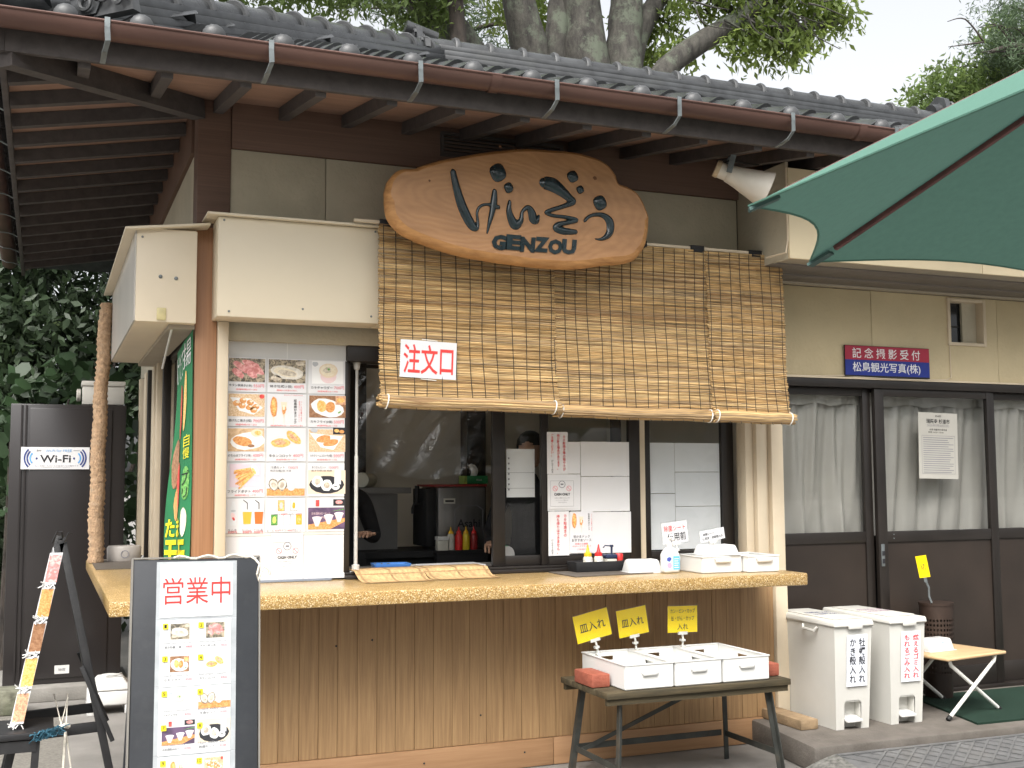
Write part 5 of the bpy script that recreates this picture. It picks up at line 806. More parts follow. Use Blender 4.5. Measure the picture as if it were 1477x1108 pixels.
tag(MB().box(-.06, .06, -.2, .2, 0, .058).build('wood_block', mat('worn_block', (.27, .19, .11), .85, .3, 10, .6, 40, dirt=.4, dcol=(.12, .09, .06), dscale=6), None, (4.04, 5.69, SZ), bevel=.008), 'worn brown timber block lying on the step beside the left pedal bin', 'block')
t = thing('folding_table', 'small folding table with pale wood top and crossed white legs', 'table', (5.14, 5.62, SZ), (0, 0, R(10))); MB().box(-.275, .275, -.24, .24, .345, .365).build('table_top', wood('table_wood', (.5, .33, .17), (.62, .44, .25), (1, 10, 10), 2.5, .4, .1, 0), t, bevel=.008, seg=3)
m_tub = flat('white_tube', (.74, .73, .68), .35); m_blk = flat('black_rubber', (.015, .015, .015), .6)
for y, d in ((-.2, 1), (.2, 1)):
    for s_ in (-1, 1): MB().tube([(-s_*.2, y+.012*s_, .344), (-s_*.185, y+.012*s_, .31), (s_*.245, y+.012*s_, .02)], .0115, 10).build('leg', m_tub, t, smooth=True); MB().tube([(s_*.24, y+.012*s_, .024), (s_*.262, y+.012*s_, .008)], .0145, 10).build('foot', m_blk, t)
tc_ = tissue_cover('wipes_cover', 'white wet wipe cover on the small folding table', (5.07, 5.62, SZ+.366), R(6), .215, .13, .075); lettering(tc_, flat('ink_blue', (.1, .25, .5)), 'wet', .02, .055, .05, .012, -.058)
t = thing('waste_basket', 'tall dark brown perforated waste basket behind the folding table', 'basket', (5.39, 5.95, SZ)); m_bk = mat('basket_brown', (.032, .02, .015), .5, .2, 10); n = 60; mb = MB(); rows = 40
for k in range(rows+1):
    z = .6*k/rows; r = .085+.022*k/rows; mb.v += [(r*math.cos(2*PI*j/n), r*math.sin(2*PI*j/n), z) for j in range(n)]
hol = lambda k, j: 11 <= k <= 34 and k % 2 == 1 and j % 2 == 0
mb.f = [(k*n+j, k*n+(j+1) % n, (k+1)*n+(j+1) % n, (k+1)*n+j) for k in range(rows) for j in range(n) if not hol(k, j)]; mb.mi = [0]*len(mb.f); mb.build('wall', m_bk, t, fix=False, smooth='all'); MB().lathe([(.1, .595), (.111, .595), (.112, .612), (.1, .612)], 28).build('rim', m_bk, t, smooth=True); MB().lathe([(.084, 0), (.084, .012)], 28).build('floor', m_bk, t)
t = thing('yellow_tag', 'narrow yellow tag on a metal clip at the basket rim', 'sign', (5.275, 5.93, .985), (0, R(-10), R(-60))); MB().box(-.035, .035, -.001, .001, -.07, .07).build('card', m_yc, t); MB().box(-.009, .009, -.005, .005, -.1, -.07).tube([(0, 0, -.09), (.01, 0, -.14), (.0, 0, -.19), (.008, 0, -.235)], .007, 6).build('clip', m_zinc, t); lettering(t, m_ink, '入れ', 0, 0, .035, .05, -.002)
tag(MB().hexa([(5.0, 5.22, 0), (8, 5.16, 0), (8, 6.0, 0), (5.22, 6.0, 0)], [(5.0, 5.22, .012), (8, 5.16, .012), (8, 6.0, .012), (5.22, 6.0, .012)]).build('green_mat', mat('green_turf', (.007, .03, .017), .95, .35, 120, .8, 300), None, (0, 0, SZ)), 'dark green turf mat lying on the concrete step by the doors', 'mat')
# rubber kerb ramp with raised lattice
m_rub = mat('grey_rubber', (.13, .13, .13), .7, .2, 14, .3, 90, dirt=.4, dcol=(.2, .19, .17), dscale=4)
t = thing('kerb_ramp', 'grey rubber kerb ramp with raised diamond ribs along the step', 'ramp', (3.9, 5.0, 0)); rp = lambda x, v: (x, .085-.012*(x)-.42*v, .108-.10*v)
MB().add([rp(0, 0), rp(6, 0), rp(6, 1), rp(0, 1), (0, .085, 0), (6, .01, 0), (6, -.41, 0), (0, -.335, 0)], [(0, 1, 2, 3), (0, 4, 5, 1), (1, 5, 6, 2), (2, 6, 7, 3), (3, 7, 4, 0)]).build('slab', m_rub, t)
rb = MB()
for i in range(-3, 60):
    for s_ in (-1, 1):
        a, b = rp(i*.1+(.0 if s_ > 0 else .3), .08), rp(i*.1+(.3 if s_ > 0 else .0), .62)
        if min(a[0], b[0]) < 0: continue
        rb.bar((a[0], a[1], a[2]+.003), (b[0], b[1], b[2]+.003), .012, .006)
for v in (.05, .65, .8): rb.bar(tuple(np.add(rp(0, v), (0, 0, .003))), tuple(np.add(rp(6, v), (0, 0, .003))), .02, .006)
stuff(rb.build('ribs', m_rub, t))
mb = MB(); n = 10; A0 = [(0, .085, .0)]; mb.grid(lambda u, v: (-.30*math.cos(PI/2*u)*v, .085-.42*math.sin(PI/2*u)*v, .006+.102*(1-v)*(1+.5*v)), 14, 6); mb.build('corner_piece', mat('worn_rubber', (.14, .137, .125), .85, .5, 45, .6, 120), t, smooth='all')

# ------------------------------------------------------------------ signs and curtains of the right bay
t, a, b = paper('photo_sign', 'red over blue enamel sign with white lettering on the yellow wall', 'sign', 4.83, 5.525, 2.225, 2.425, 6.088, flat('enamel_white', (.8, .8, .8)), th=.008)
MB().box(-a, a, -.0062, -.0042, .008, b).build('red_band', mat('enamel_red', (.33, .025, .05), .3, .1, 4), t); MB().box(-a, a, -.0062, -.0042, -b+.006, .0075).build('blue_band', mat('enamel_blue', (.02, .035, .22), .3, .1, 4), t); MB().box(-a-.003, a+.003, -.0041, .004, -b-.003, b+.003).build('edge', m_dark, t)
lettering(t, m_paper, '記 念 撮 影 受 付', -.01, .053, .56, .068, -.007, bold=.007); lettering(t, m_paper, '松島観光写真(株)', -.01, -.044, .56, .074, -.007, bold=.008)
m_curt = mat('satin_curtain', (.33, .31, .278), .32, .08, 3, .05, 40, spec=.6)
for i, (x0, x1, lab) in enumerate(((4.27, 5.13, 'white satin curtain behind the leftmost sliding door'), (5.135, 6.165, 'white satin curtain behind the door carrying the printed notice'), (6.17, 7.18, 'white satin curtain behind the door at the right edge'), (7.185, 8.15, 'white satin curtain behind the sliding door hidden by the parasol side'))):
    t = thing('curtain', lab, 'curtain', (x0, 6.26, 2.13), group='curtains behind the sliding doors')
    ph = [random.uniform(0, 6) for _ in range(6)]
    def cur(u, v, x0=x0, x1=x1, ph=ph):
        g_ = .5+.5*v; y = .022*math.sin(u*34+ph[0]+1.5*math.sin(v*2.5+ph[1]))*(.6 if v < .09 else g_)+.015*math.sin(u*15+ph[2]+v*3)+.010*math.sin(u*67+ph[3]+v*5)*(1-.6*v); return ((x1-x0)*u+.012*math.sin(u*20+ph[4])*v, y, -.96*v)
    MB().grid(cur, 110, 22).build('cloth', m_curt, t, smooth='all', fix=False)
    MB().grid(lambda u, v: ((x1-x0)*u, -.03+.008*math.sin(u*34+ph[0]), -.085*v-.008*v*math.sin(u*21+ph[1])), 60, 2).build('heading', m_curt, t, smooth='all', fix=False)
t, a, b = paper('printed_notice', 'weathered printed notice of dense small text on the middle glass door', 'notice', 5.43, 5.765, 1.55, 1.995, 6.104, mat('aged_paper', (.44, .425, .38), .6, .06, 3), tilt=1.2); mb = MB()
put_text(mb, m_ink, '第48回', 0, .2, .05, .014, -.0025); put_text(mb, m_ink, '瑞巌寺 杉道市', 0, .165, .2, .032, -.0025, bold=.01); put_text(mb, m_grey, '2025年7月20日(日)', 0, .135, .19, .02, -.0025); put_text(mb, m_ink, '会場 瑞巌寺杉道参道', 0, .108, .15, .013, -.0025); put_text(mb, m_ink, '時間 10:00〜15:00', -.02, .09, .13, .012, -.0025)
for i in range(17): mb.m(m_grey).plate(-.13, .13-.05*random.random()*(i % 3), .05-.0145*i, .0545-.0145*i, -.002)
for p in ((-.142, .142, .066, .068), (-.142, .142, -.19, -.188), (-.142, -.14, -.19, .068), (.14, .142, -.19, .068)): mb.m(m_grey).plate(*p, -.002)
mb.build('print', None, t, fix=False)
# horn loudspeaker under the eave
t = thing('horn_speaker', 'off white horn loudspeaker on a bracket under the eave', 'loudspeaker', (3.49, 5.36, 3.255), (0, R(24), R(-22))); m_horn = mat('horn_enamel', (.60, .56, .49), .45, .06, 5, dirt=.3, dcol=(.4, .36, .3), dscale=8)
MB().lathe([(.035, -.075), (.045, -.07), (.045, -.005), (.05, 0), (.052, .02), (.06, .06), (.085, .16), (.098, .21), (.105, .235), (.108, .24), (.10, .238), (.08, .16), (.05, .06), (.01, .055)], 28, ax='x').build('horn', m_horn, t, smooth=True); MB().lathe([(.047, -.076), (.047, -.07), (.05, -.055), (.047, -.05)], 24, ax='x').build('rear_cap', mat('tan_plastic', (.42, .33, .22), .5), t, smooth=True)
br = MB().bar((.0, -.055, -.01), (-.02, -.055, .13), .03, .006, (0, 1, 0)).bar((.0, .055, -.01), (-.02, .055, .13), .03, .006, (0, 1, 0)).bar((-.02, -.058, .13), (-.02, .058, .13), .03, .006).build('bracket', m_zinc, t)
MB().tube([(-.07, 0, .02), (-.02, .03, .08), (.06, .09, .12), (.15, .1, .15)], .005, 6).build('cable', m_black, t)
# ------------------------------------------------------------------ left side: cabinet, boards, clutter
m_cab = mat('cabinet_brown', (.024, .021, .021), .28, .12, 1.2, .06, 3, spec=.5, dirt=.2, dcol=(.04, .036, .035), dscale=1.4)
t = thing('storage_cabinet', 'tall dark brown steel cabinet carrying the white wireless sign', 'cabinet', (.16, 9.4, .1)); MB().box(-.40, .40, -.30, .3, 0, 2.03).build('body', m_cab, t, bevel=.006)
MB().box(-.27, .30, -.312, -.301, .04, 2.0).build('door', m_cab, t, bevel=.004)
for x in (-.33, -.30): MB().box(x, x+.012, -.309, -.301, .02, 2.02).build('edge_strip', m_cab, t)
MB().box(-.055, .045, -.315, -.3125, .07, .13).build('maker_plate', flat('plate_white', (.6, .6, .58)), t); lettering(t, m_grey, '物置', -.005, .1, .05, .02, -.317)
struct(MB().box(-1.2, .62, 8.93, 9.75, 0, .0995).build('kerb', mat('kerb_stone', (.23, .22, .2), .85, .15, 8, .3, 70), bevel=.01))
t, a, b = paper('wireless_sign', 'white sign with blue radio waves and black lettering on the dark cabinet', 'sign', -.163, .306, 1.651, 1.813, 9.083, m_lam, th=.006); mb = MB(); m_ib = flat('ink_sky', (.12, .35, .65)); m_in = flat('ink_deep', (.03, .05, .2))
put_text(mb, m_ink, 'Wi-Fi', 0, -.004, .21, .055, -.005, bold=.014); put_text(mb, m_ib, 'Wi-Fi for FREE', .02, .055, .18, .018, -.005); put_text(mb, m_ink, 'au', -.115, .056, .03, .012, -.005); put_text(mb, m_grey, '--------', .145, .056, .045, .004, -.005); put_text(mb, m_grey, 'ご利用いただけるお客様へのご案内です', .02, -.056, .28, .01, -.005); put_text(mb, m_grey, 'wireless access point', .0, -.067, .2, .007, -.005); put_text(mb, m_in, '//', -.13, -.056, .02, .01, -.005)
for s_ in (-1, 1):
    mb.m(m_in).ell(s_*.128, -.002, .007, .008, 0, -.005)
    for k, r in enumerate((.03, .05, .07, .088)):
        if k == 0: continue
        n = 10; mb.m(m_ib if k == 1 else m_in); w_ = .011; mb.add([(s_*(.122+rr*math.cos(-.8+1.6*j/n)), -.005, rr*math.sin(-.8+1.6*j/n)) for rr in (r-w_/2, r+w_/2) for j in range(n+1)], [(j, j+1, n+1+j+1, n+1+j) for j in range(n)])
mb.build('print', None, t, fix=False)
t = thing('junction_box', 'off white electrical box on legs on top of the dark cabinet', 'box', (.40, 9.3, 2.1305)); m_jb = mat('box_plastic', (.55, .53, .48), .5, .05, 5); MB().box(-.15, .15, -.08, .08, .012, .15).build('body', m_jb, t, bevel=.006); MB().box(-.158, .158, -.09, .09, .151, .19).build('lid', m_jb, t, bevel=.008)
for x in (-.12, .12): MB().box(x-.015, x+.015, -.06, .06, 0, .0118).build('foot', m_jb, t)
MB().lathe([(.045, -.162), (.045, -.185), (.04, -.19)], 20, (0, 0, .085), 'x').build('gland', m_jb, t)
for k in range(4): MB().lathe([(.048, -.166-.006*k), (.048, -.169-.006*k)], 20, (0, 0, .085), 'x').build('gland_ring', m_jb, t)
# green hanging banner beside the corner pillar
t = thing('green_banner', 'green vertical cloth banner with yellow and white lettering beside the corner pillar', 'banner', (.60, 6.02, 2.33)); m_ban = mat('banner_green', (.02, .17, .065), .6, .12, 6)
def bn(u, v, o=0): return (.08-.05*u-.035*v*u+.008*math.sin(u*9+v*3)*(.3+v)-o+.012*math.sin(v*6)*u, -.05+.25*u, -1.25*v-.1*u*(1-v))
MB().grid(lambda u, v: bn(u, v), 16, 30).build('cloth', m_ban, t, smooth='all', fix=False)
def ban_text(s_, mt, u0, u1, v0, v1, bold=0.):
    a_, f = glyphs(s_, False, bold); mb = MB(); mb.m(mt); mb.add([bn(u1-(p[0]+.5)*(u1-u0), v1-(p[1]+.5)*(v1-v0), .006) for p in a_], f); mb.build('lettering', None, t, fix=False)
m_by = flat('banner_yellow', (.80, .66, .02)); ban_text('揚', m_paper, .06, .5, .02, .13); ban_text('げたて', m_paper, .5, .95, .03, .16); ban_text('自', m_by, .08, .3, .42, .47); ban_text('慢', m_by, .08, .3, .475, .52); ban_text('プ', m_ink, .08, .3, .57, .63); ban_text('リ', m_ink, .1, .26, .64, .68); ban_text('たま', m_by, .35, .9, .76, .84, .03); ban_text('モモ', m_by, .1, .9, .85, .97, .03)
for (u, v, ru, rv, k) in ((.62, .3, .1, .12, 'red'), (.35, .27, .07, .13, 'gold'), (.75, .52, .16, .11, 'brown'), (.55, .62, .12, .1, 'red'), (.18, .62, .13, .07, 'green'), (.62, .7, .1, .07, 'fry'), (.2, .78, .1, .06, 'cream')):
    mb = MB(); mb.m(ink(k)); mb.add([bn(u+ru*math.cos(2*PI*j/14)*random.uniform(.85, 1.1), v+rv*math.sin(2*PI*j/14), .004) for j in range(14)], [tuple(range(14))]); mb.build('printed_photo', None, t, fix=False)
MB().tube([(-.02, -.02, .004), (-.02, .46, -.16)], .006, 6).build('rod', m_white, t)
# black menu board
bd = thing('menu_board', 'black upright folding board with the open sign and twelve numbered menu pictures', 'signboard', (.545, 4.47, 0), (R(-5), R(.6), R(2)))
m_bd = mat('board_black', (.03, .033, .038), .5, .15, 4, .05, 60, dirt=.15, dcol=(.09, .09, .09), dscale=14)
MB().box(-.235, .235, 0, .022, .0, 1.262).build('panel', m_bd, bd, bevel=.003); MB().bar((-.243, .011, .0), (-.238, .011, 1.267), .006, .03, (0, 1, 0)).bar((.243, .011, .0), (.238, .011, 1.267), .006, .03, (0, 1, 0)).bar((-.238, .011, 1.267), (.238, .011, 1.267), .03, .006).build('edge_trim', flat('pale_trim', (.2, .19, .17)), bd)
for s_ in (-1, 1): MB().bar((s_*.21, .03, 1.2), (s_*.22, .36, .03), .03, .02, (0, 1, 0)).build('rear_leg', m_bd, bd)
m_slv = glass('sleeve_film', (.95, .96, .96), 1.3, .12, .15)
for z0, z1 in ((1.04, 1.25), (.795, 1.035), (.545, .79), (.295, .54)): MB().plate(-.152, .152, z0, z1, -.0095).build('sleeve', m_slv, bd, fix=False); MB().box(-.15, .15, -.0016, -.0004, z0-.0022, z1+.0022).build('sleeve_back', mat('sleeve_grey', (.45, .47, .49), .15, .15, 14, .3, 16, spec=.7), bd)
MB().box(-.136, .134, -.0035, -.002, 1.044, 1.243).build('open_sheet', m_lam, bd); lettering(bd, m_red, '営業中', 0, 1.142, .252, .1, -.0045)
ITEM = [('oyster', 'Grilled oyster in shell (1pc)', '焼き牡蠣 一個', '¥400'), ('meat', 'Grilled beef tongue skewer (1pc)', '牛タン串 (1本)', '¥550'), ('fryoyster', 'Deep-fried oysters (2pcs)', 'カキフライ', '¥500'), ('croquette', 'Beef tongue croquette', '牛タンコロッケ', '¥400'), ('chowder', 'Oyster chowder', 'カキチャウダー', '¥700'), ('coldset', 'Cold sake set', '冷酒セット', '¥1500'), ('tasting', 'Local sake tasting set', '日本酒飲み比べ', '¥1500'), ('hotset', 'Hot sake set', '熱燗セット', '¥1500'), ('corn', 'Matsushima fish cake corn dog (1pc)', '松島焼かまドック', '¥550'), ('takoyaki', 'Fried takoyaki (5pcs)', '揚げたこ焼き', '¥700'), ('fishcake', 'A deep-fried fish cake', 'のちんぼフライ', '¥400'), ('creamcroq', 'Oyster cream croquettes (2pcs)', 'カキクリームコロッケ', '¥500'), ('potato', 'French fries', 'フライドポテト', '¥400'), ('drinks', 'Soft drinks', '飲み物', '¥300'), ('cans', 'Beer', 'ビール', '¥450'), ('takoyaki', 'Snack set', 'セット', '¥900')]
for r in range(6):
    zc = (.975, .855, .728, .605, .478, .355)[r]
    if r % 2 == 0: MB().box(-.134, .13, -.0035, -.002, zc-.186, zc+.058).build('menu_sheet', m_lam, bd)
    for c in range(2):
        k, en, jp, pr = ITEM[r*2+c]; x = -.067+.131*c; mb = MB(); food(mb, k, x+.006, zc+.016, .07 if k not in ('coldset', 'hotset', 'tasting') else .12, .058 if k not in ('coldset', 'hotset', 'tasting') else .085, -.0038); mb.m(m_by).plate(x-.058, x-.038, zc+.026, zc+.047, -.0075)
        put_text(mb, m_ink, str(r*2+c+1), x-.048, zc+.0365, .009 if r*2+c < 9 else .014, .013, -.0082); put_text(mb, m_grey, en, x-.002, zc-.026, .105, .0085, -.0055); put_text(mb, m_ink, jp, x-.02, zc-.041, .06, .0095, -.0055); put_text(mb, m_pink, pr, x+.04, zc-.041, .024, .0095, -.0055); mb.build('printed_item', None, bd, fix=False)
        MB().m(m_grey).plate(x-.062, x+.062, zc-.0525, zc-.0518, -.0041).build('ruled_line', None, bd, fix=False)
pts = [(-.1+.02*i, .012+.006*math.sin(i*2), 1.276+.006*math.sin(i*1.3)) for i in range(15)]+[(.19, -.012, 1.265), (.205, -.02, 1.245), (.196, -.022, 1.21), (.2, -.022, 1.185), (.212, -.02, 1.215), (.222, -.02, 1.235), (.238, -.02, 1.225), (.243, -.02, 1.205)]
tag(MB().tube([(p[0]+.545, p[1]+4.36, p[2]+.0) for p in pts], .0045, 6).build('cord', mat('cotton_cord', (.62, .58, .5), .9, .2, 60, .5, 150), smooth=True), 'white knotted cotton cord draped over the top of the black menu board', 'cord')
# easel sign seen from its side
es = thing('easel_sign', 'black wooden easel with a strip of menu pictures, seen edge on', 'signboard', (.06, 5.9, 0)); m_es = mat('easel_black', (.018, .018, .019), .5, .2, 8, .15, 60, dirt=.2, dcol=(.07, .07, .065), dscale=12)
ap = 1.29
for y in (-.24, .24):
    MB().bar((.02, y, ap), (-.235, y, 0), .035, .045, (0, 1, 0)).build('leg', m_es, es, bevel=.003); MB().bar((.025, y, ap-.01), (.305, y, 0), .035, .045, (0, 1, 0)).build('leg', m_es, es, bevel=.003); MB().bar((-.165, y+.02, .42), (.22, y+.02, .44), .03, .045).build('side_rail', m_es, es, bevel=.003)
    MB().bar((.12, y-.03, .72), (.26, y-.03, .38), .03, .02).build('brace', m_es, es, bevel=.002)
MB().hexa([(-.155, -.23, .45), (-.14, -.23, .45), (-.14, .23, .45), (-.155, .23, .45)], [(.0, -.23, 1.25), (.015, -.23, 1.25), (.015, .23, 1.25), (.0, .23, 1.25)]).build('left_panel', m_es, es, bevel=.003); MB().hexa([(.135, -.22, .66), (.15, -.22, .66), (.15, .22, .66), (.135, .22, .66)], [(.03, -.22, 1.25), (.045, -.22, 1.25), (.045, .22, 1.25), (.03, .22, 1.25)]).build('right_panel', m_es, es, bevel=.003)
MB().tube([(-.02, -.27, 1.28), (0, -.29, 1.33), (.02, -.28, 1.33), (.025, -.26, 1.30)], .004, 6).tube([(.03, -.27, 1.28), (.05, -.28, 1.325), (.065, -.27, 1.32)], .004, 6).build('hook', m_es, es)
for k in range(5):
    za, zb = 1.235-.152*k, 1.235-.152*(k+1)+.01; X = lambda z: -.004-.1935*(1.25-z)
    sh = MB().hexa([(X(zb)-.006, -.262, zb), (X(zb)-.001, -.262, zb), (X(zb)-.001, .22, zb), (X(zb)-.006, .22, zb)], [(X(za)-.006, -.262, za), (X(za)-.001, -.262, za), (X(za)-.001, .22, za), (X(za)-.006, .22, za)]).m(m_lam).build('menu_sheet', m_lam, es)
    mb = MB(); mb.m(ink(('meat', 'fry', 'brown', 'gold', 'cut')[k])); zq = za-.02; zr = zb+.02; mb.add([(X(zr)-.016, -.2635, zr-.01), (X(zr)+.034, -.2635, zr-.01), (X(zq)+.034, -.2635, zq+.01), (X(zq)-.016, -.2635, zq+.01)], [(0, 1, 2, 3)]); 
    mb2 = MB().hexa([(X(zb)-.02, -.263, zb), (X(zb)+.035, -.263, zb), (X(zb)+.035, -.2625, zb), (X(zb)-.02, -.2625, zb)], [(X(za)-.02, -.263, za), (X(za)+.035, -.263, za), (X(za)+.035, -.2625, za), (X(za)-.02, -.2625, za)]); mb2.build('sheet_flap', m_lam, sh); mb.build('printed_photo', None, sh, fix=False)
    fr = MB()
    for j in range(12): a = Vector((X(zb)+random.uniform(-.02, .03), -.265, zb+random.uniform(-.006, .006))); fr.tube([a, a+Vector((random.uniform(-.03, .01), -.006, random.uniform(-.02, .02)))], .0025, 4)
    fr.build('twist_ties', m_white, es)
t = thing('stool', 'low black stool top at the picture left edge, tied with blue twine', 'stool', (-.12, 5.72, 0)); MB().box(-.35, .19, -.17, .17, .43, .46).build('seat', m_es, t, bevel=.006)
for x in (-.31, .12):
    for y in (-.14, .14): MB().bar((x, y, .43), (x-.02, y*1.1, 0), .03, .03, (0, 1, 0)).build('leg', m_es, t)
MB().bar((-.31, -.15, .4), (.12, -.15, .4), .02, .05).build('apron', m_es, t)
tw = MB(); m_tw = mat('blue_twine', (.02, .075, .11), .8, .7, 40)
for j in range(15): a0 = random.uniform(-.03, .03); tw.tube([(.03+a0+.10*k/7*random.uniform(.8, 1.2)-.04, 5.545+random.uniform(-.012, .012), .44+.02*math.sin(k*1.4+j)+a0*.3+.02*k/7) for k in range(8)], .0025, 4)
tag(tw.build('twine_tangle', m_tw), 'tangle of blue twine tied round the easel leg by the black stool', 'twine')
cdm = MB().tube([(.10, 5.62, .462), (.115, 5.6, .47), (.13, 5.62, .463)], .012, 6).tube([(.118, 5.6, .44), (.11, 5.59, .2), (.10, 5.6, .012)], .006, 6).tube([(.12, 5.61, .44), (.15, 5.6, .25), (.155, 5.6, .012)], .004, 6).tube([(.07, 5.9, .56), (.10, 5.64, .47), (.13, 5.85, .55)], .003, 5).tube([(.13, 5.9, .56), (.12, 5.62, .46)], .003, 5)
tag(cdm.build('cord', mat('cotton_cord', (0, 0, 0)), smooth=True), 'white cord looped over the easel rail and hanging to the ground', 'cord')
t = thing('umbrella_base', 'white plastic water weight with a domed top beside the menu board', 'weight', (.455, 8.42, 0)); mb = MB(); mb.hexa([(-.15, -.14, .06), (.15, -.14, .06), (.15, .14, .06), (-.15, .14, .06)], [(-.145, -.135, .15), (.145, -.135, .15), (.145, .135, .15), (-.145, .135, .15)]).hexa([(-.14, -.13, .155), (.14, -.13, .155), (.14, .13, .155), (-.14, .13, .155)], [(-.08, -.1, .235), (.08, -.1, .235), (.08, .1, .235), (-.08, .1, .235)]); mb.build('tank', m_white, t, bevel=.012, seg=3)
for s_ in (-1, 1): MB().box(s_*.12-.03, s_*.12+.03, -.14, .14, 0, .0595).build('foot', m_white, t, bevel=.006)
MB().lathe([(.055, .236), (.055, .246), (.02, .25)], 18, (-.01, 0, 0)).build('filler_cap', m_white, t); MB().tube([(-.04, -.06, .25), (-.02, -.08, .256), (.05, -.07, .255), (.07, -.02, .252)], .006, 6).build('handle', m_white, t)
tg = tag(MB().box(-.045, .045, -.09, .09, 0, .11).build('brick', m_rb, None, (.325, 5.62, 0), bevel=.005), 'red brick standing on the ground beside the easel, wrapped with cord', 'brick')
tag(MB().tube([(.255+.01*math.sin(k), 5.52, .0+.13*math.sin(k/11*PI)) for k in range(12)], .004, 5).tube([(.28, 5.51, .1), (.33, 5.5, .15), (.38, 5.515, .11), (.4, 5.52, .0)], .004, 5).tube([(.29, 5.515, .11), (.31, 5.505, .17), (.35, 5.51, .14)], .004, 5).build('cord', mat('cotton_cord', (0, 0, 0)), smooth=True), 'pale cord tangled round the standing red brick by the easel', 'cord')
t = thing('plastic_pallet', 'flat grey slotted plastic pallet on the ground under the easel', 'pallet', (.0, 5.78, 0)); m_pal = mat('pallet_grey', (.24, .24, .25), .6, .12, 8, dirt=.3, dcol=(.12, .12, .11), dscale=5)
for k in range(7): MB().box(-.45, .24, -.36+.1*k, -.30+.1*k, .05, .062).build('slat', m_pal, t, bevel=.003)
for x in (-.44, -.12, .18): MB().box(x, x+.05, -.36, .3, 0, .0495).build('runner', m_pal, t)
for x in (-.4, -.28, -.16, -.04, .08, .19): MB().box(x, x+.03, -.36, .3, .0497, .0605).build('cross_slat', m_pal, t)
tag(MB().box(-.2, .12, -.12, .12, 0, .17).build('kerb_stone', mat('mossy_stone', (.16, .16, .12), .9, .4, 14, .6, 40, dirt=.5, dcol=(.06, .09, .03), dscale=6), None, (-.22, 8.6, 0), bevel=.03), 'mossy stone block on the ground at the far left', 'stone')
struct(MB().add([(-1.5, 6.0, .004), (.13, 6.0, .004), (.16, 8.6, .004), (-1.5, 8.6, .004)], [(0, 1, 2, 3)]).build('paving', mat('aggregate_paving', (.17, .16, .14), .9, .25, 60, .4, 120), None))

# ------------------------------------------------------------------ green market parasol (eight panels)
SA, SB = .904, 1.2; PA, PB = Vector((1.773, 2.623, 0)), Vector((2.434, 3.24, 0)); dAB = (PB-PA).normalized(); nAB = Vector((dAB.y, -dAB.x, 0)); UC = (PA+PB)/2+nAB*(SA/2+SB*.7071); uz = 2.30; rise = .66; t = thing('parasol', 'green market parasol with dark ribs, reaching in from the right', 'parasol', UC); m_can_shade = mat('canopy_shaded', (.055, .10, .092), .8, .06, 40, .1, 250); m_can = mat('canopy_green', (.09, .205, .158), .75, .06, 40, .1, 250)  # tip pockets get a darker green, underside shade put into the colour
mt = m_can; n_ = mt.node_tree.nodes; l_ = mt.node_tree.links; bs = n_['Principled BSDF']; tr = n_.new('ShaderNodeBsdfTranslucent'); tr.inputs[0].default_value = (.075, .145, .125, 1); mx = n_.new('ShaderNodeMixShader'); mx.inputs[0].default_value = .2; l_.new(bs.outputs[0], mx.inputs[1]); l_.new(tr.outputs[0], mx.inputs[2]); l_.new(mx.outputs[0], n_['Material Output'].inputs[0])
oct_ = [PA-UC, PB-UC]; hd_ = math.atan2(dAB.y, dAB.x)
for k in range(6): hd_ -= PI/4; oct_.append(oct_[-1]+Vector((math.cos(hd_), math.sin(hd_), 0))*(SB if k % 2 == 0 else SA))
m_rib = wood('rib_wood', (.08, .03, .03), (.14, .055, .05), (6, 6, 6), 3, .5, .1, 0)
for k in range(8):
    pa = oct_[k]+Vector((0, 0, uz)); pb = oct_[(k+1) % 8]+Vector((0, 0, uz)); top = Vector((0, 0, uz+rise))
    def pan(u, v): e = pa.lerp(pb, u); q = e.lerp(top, v); s_ = math.sin(PI*u); inn = Vector((q.x, q.y, 0))*(-(.075 if k % 2 == 0 else (.04 if k == 1 else 0))*s_*(1-v)**2); return tuple(q+inn+Vector((0, 0, -.025*s_*(1-v)*v*2+(.03*s_*(1-v)**3 if k != 7 else 0))))
    MB().grid(pan, 12, 12).build('panel', m_can, t, smooth='all', fix=False)
    MB().tube([pan(i/12, 0) for i in range(13)], .0035, 5).build('hem', m_can, t)
    MB().bar(pa.lerp(top, .07)-Vector((0, 0, .013 if k else .004)), top-Vector((0, 0, .016 if k else .006)), .02, .016 if k else .008).build('rib', m_rib, t, bevel=.003); MB().bar(pa.lerp(top, .0)-Vector((0, 0, .012)), pa.lerp(top, .06)-Vector((0, 0, .018)), .035, .01).build('tip_pocket', m_can_shade, t)
    MB().bar(pa.lerp(top, .78)-Vector((0, 0, .05)), (pa.x*.04, pa.y*.04, 2.2), .014, .022).build('strut', m_rib, t)
MB().lathe([(.019, .05), (.019, 2.85)], 16).build('pole', m_rib, t, smooth=True); MB().lathe([(.045, 2.17), (.05, 2.19), (.05, 2.23), (.03, 2.25)], 16).build('hub', m_rib, t); MB().lathe([(.03, 2.86), (.035, 2.9), (.02, 2.94), (.004, 2.96)], 14).build('finial', m_rib, t, smooth=True); MB().lathe([(.25, 0), (.25, .05), (.05, .08), (.03, .3)], 24).build('base', m_bleg, t, smooth=True)

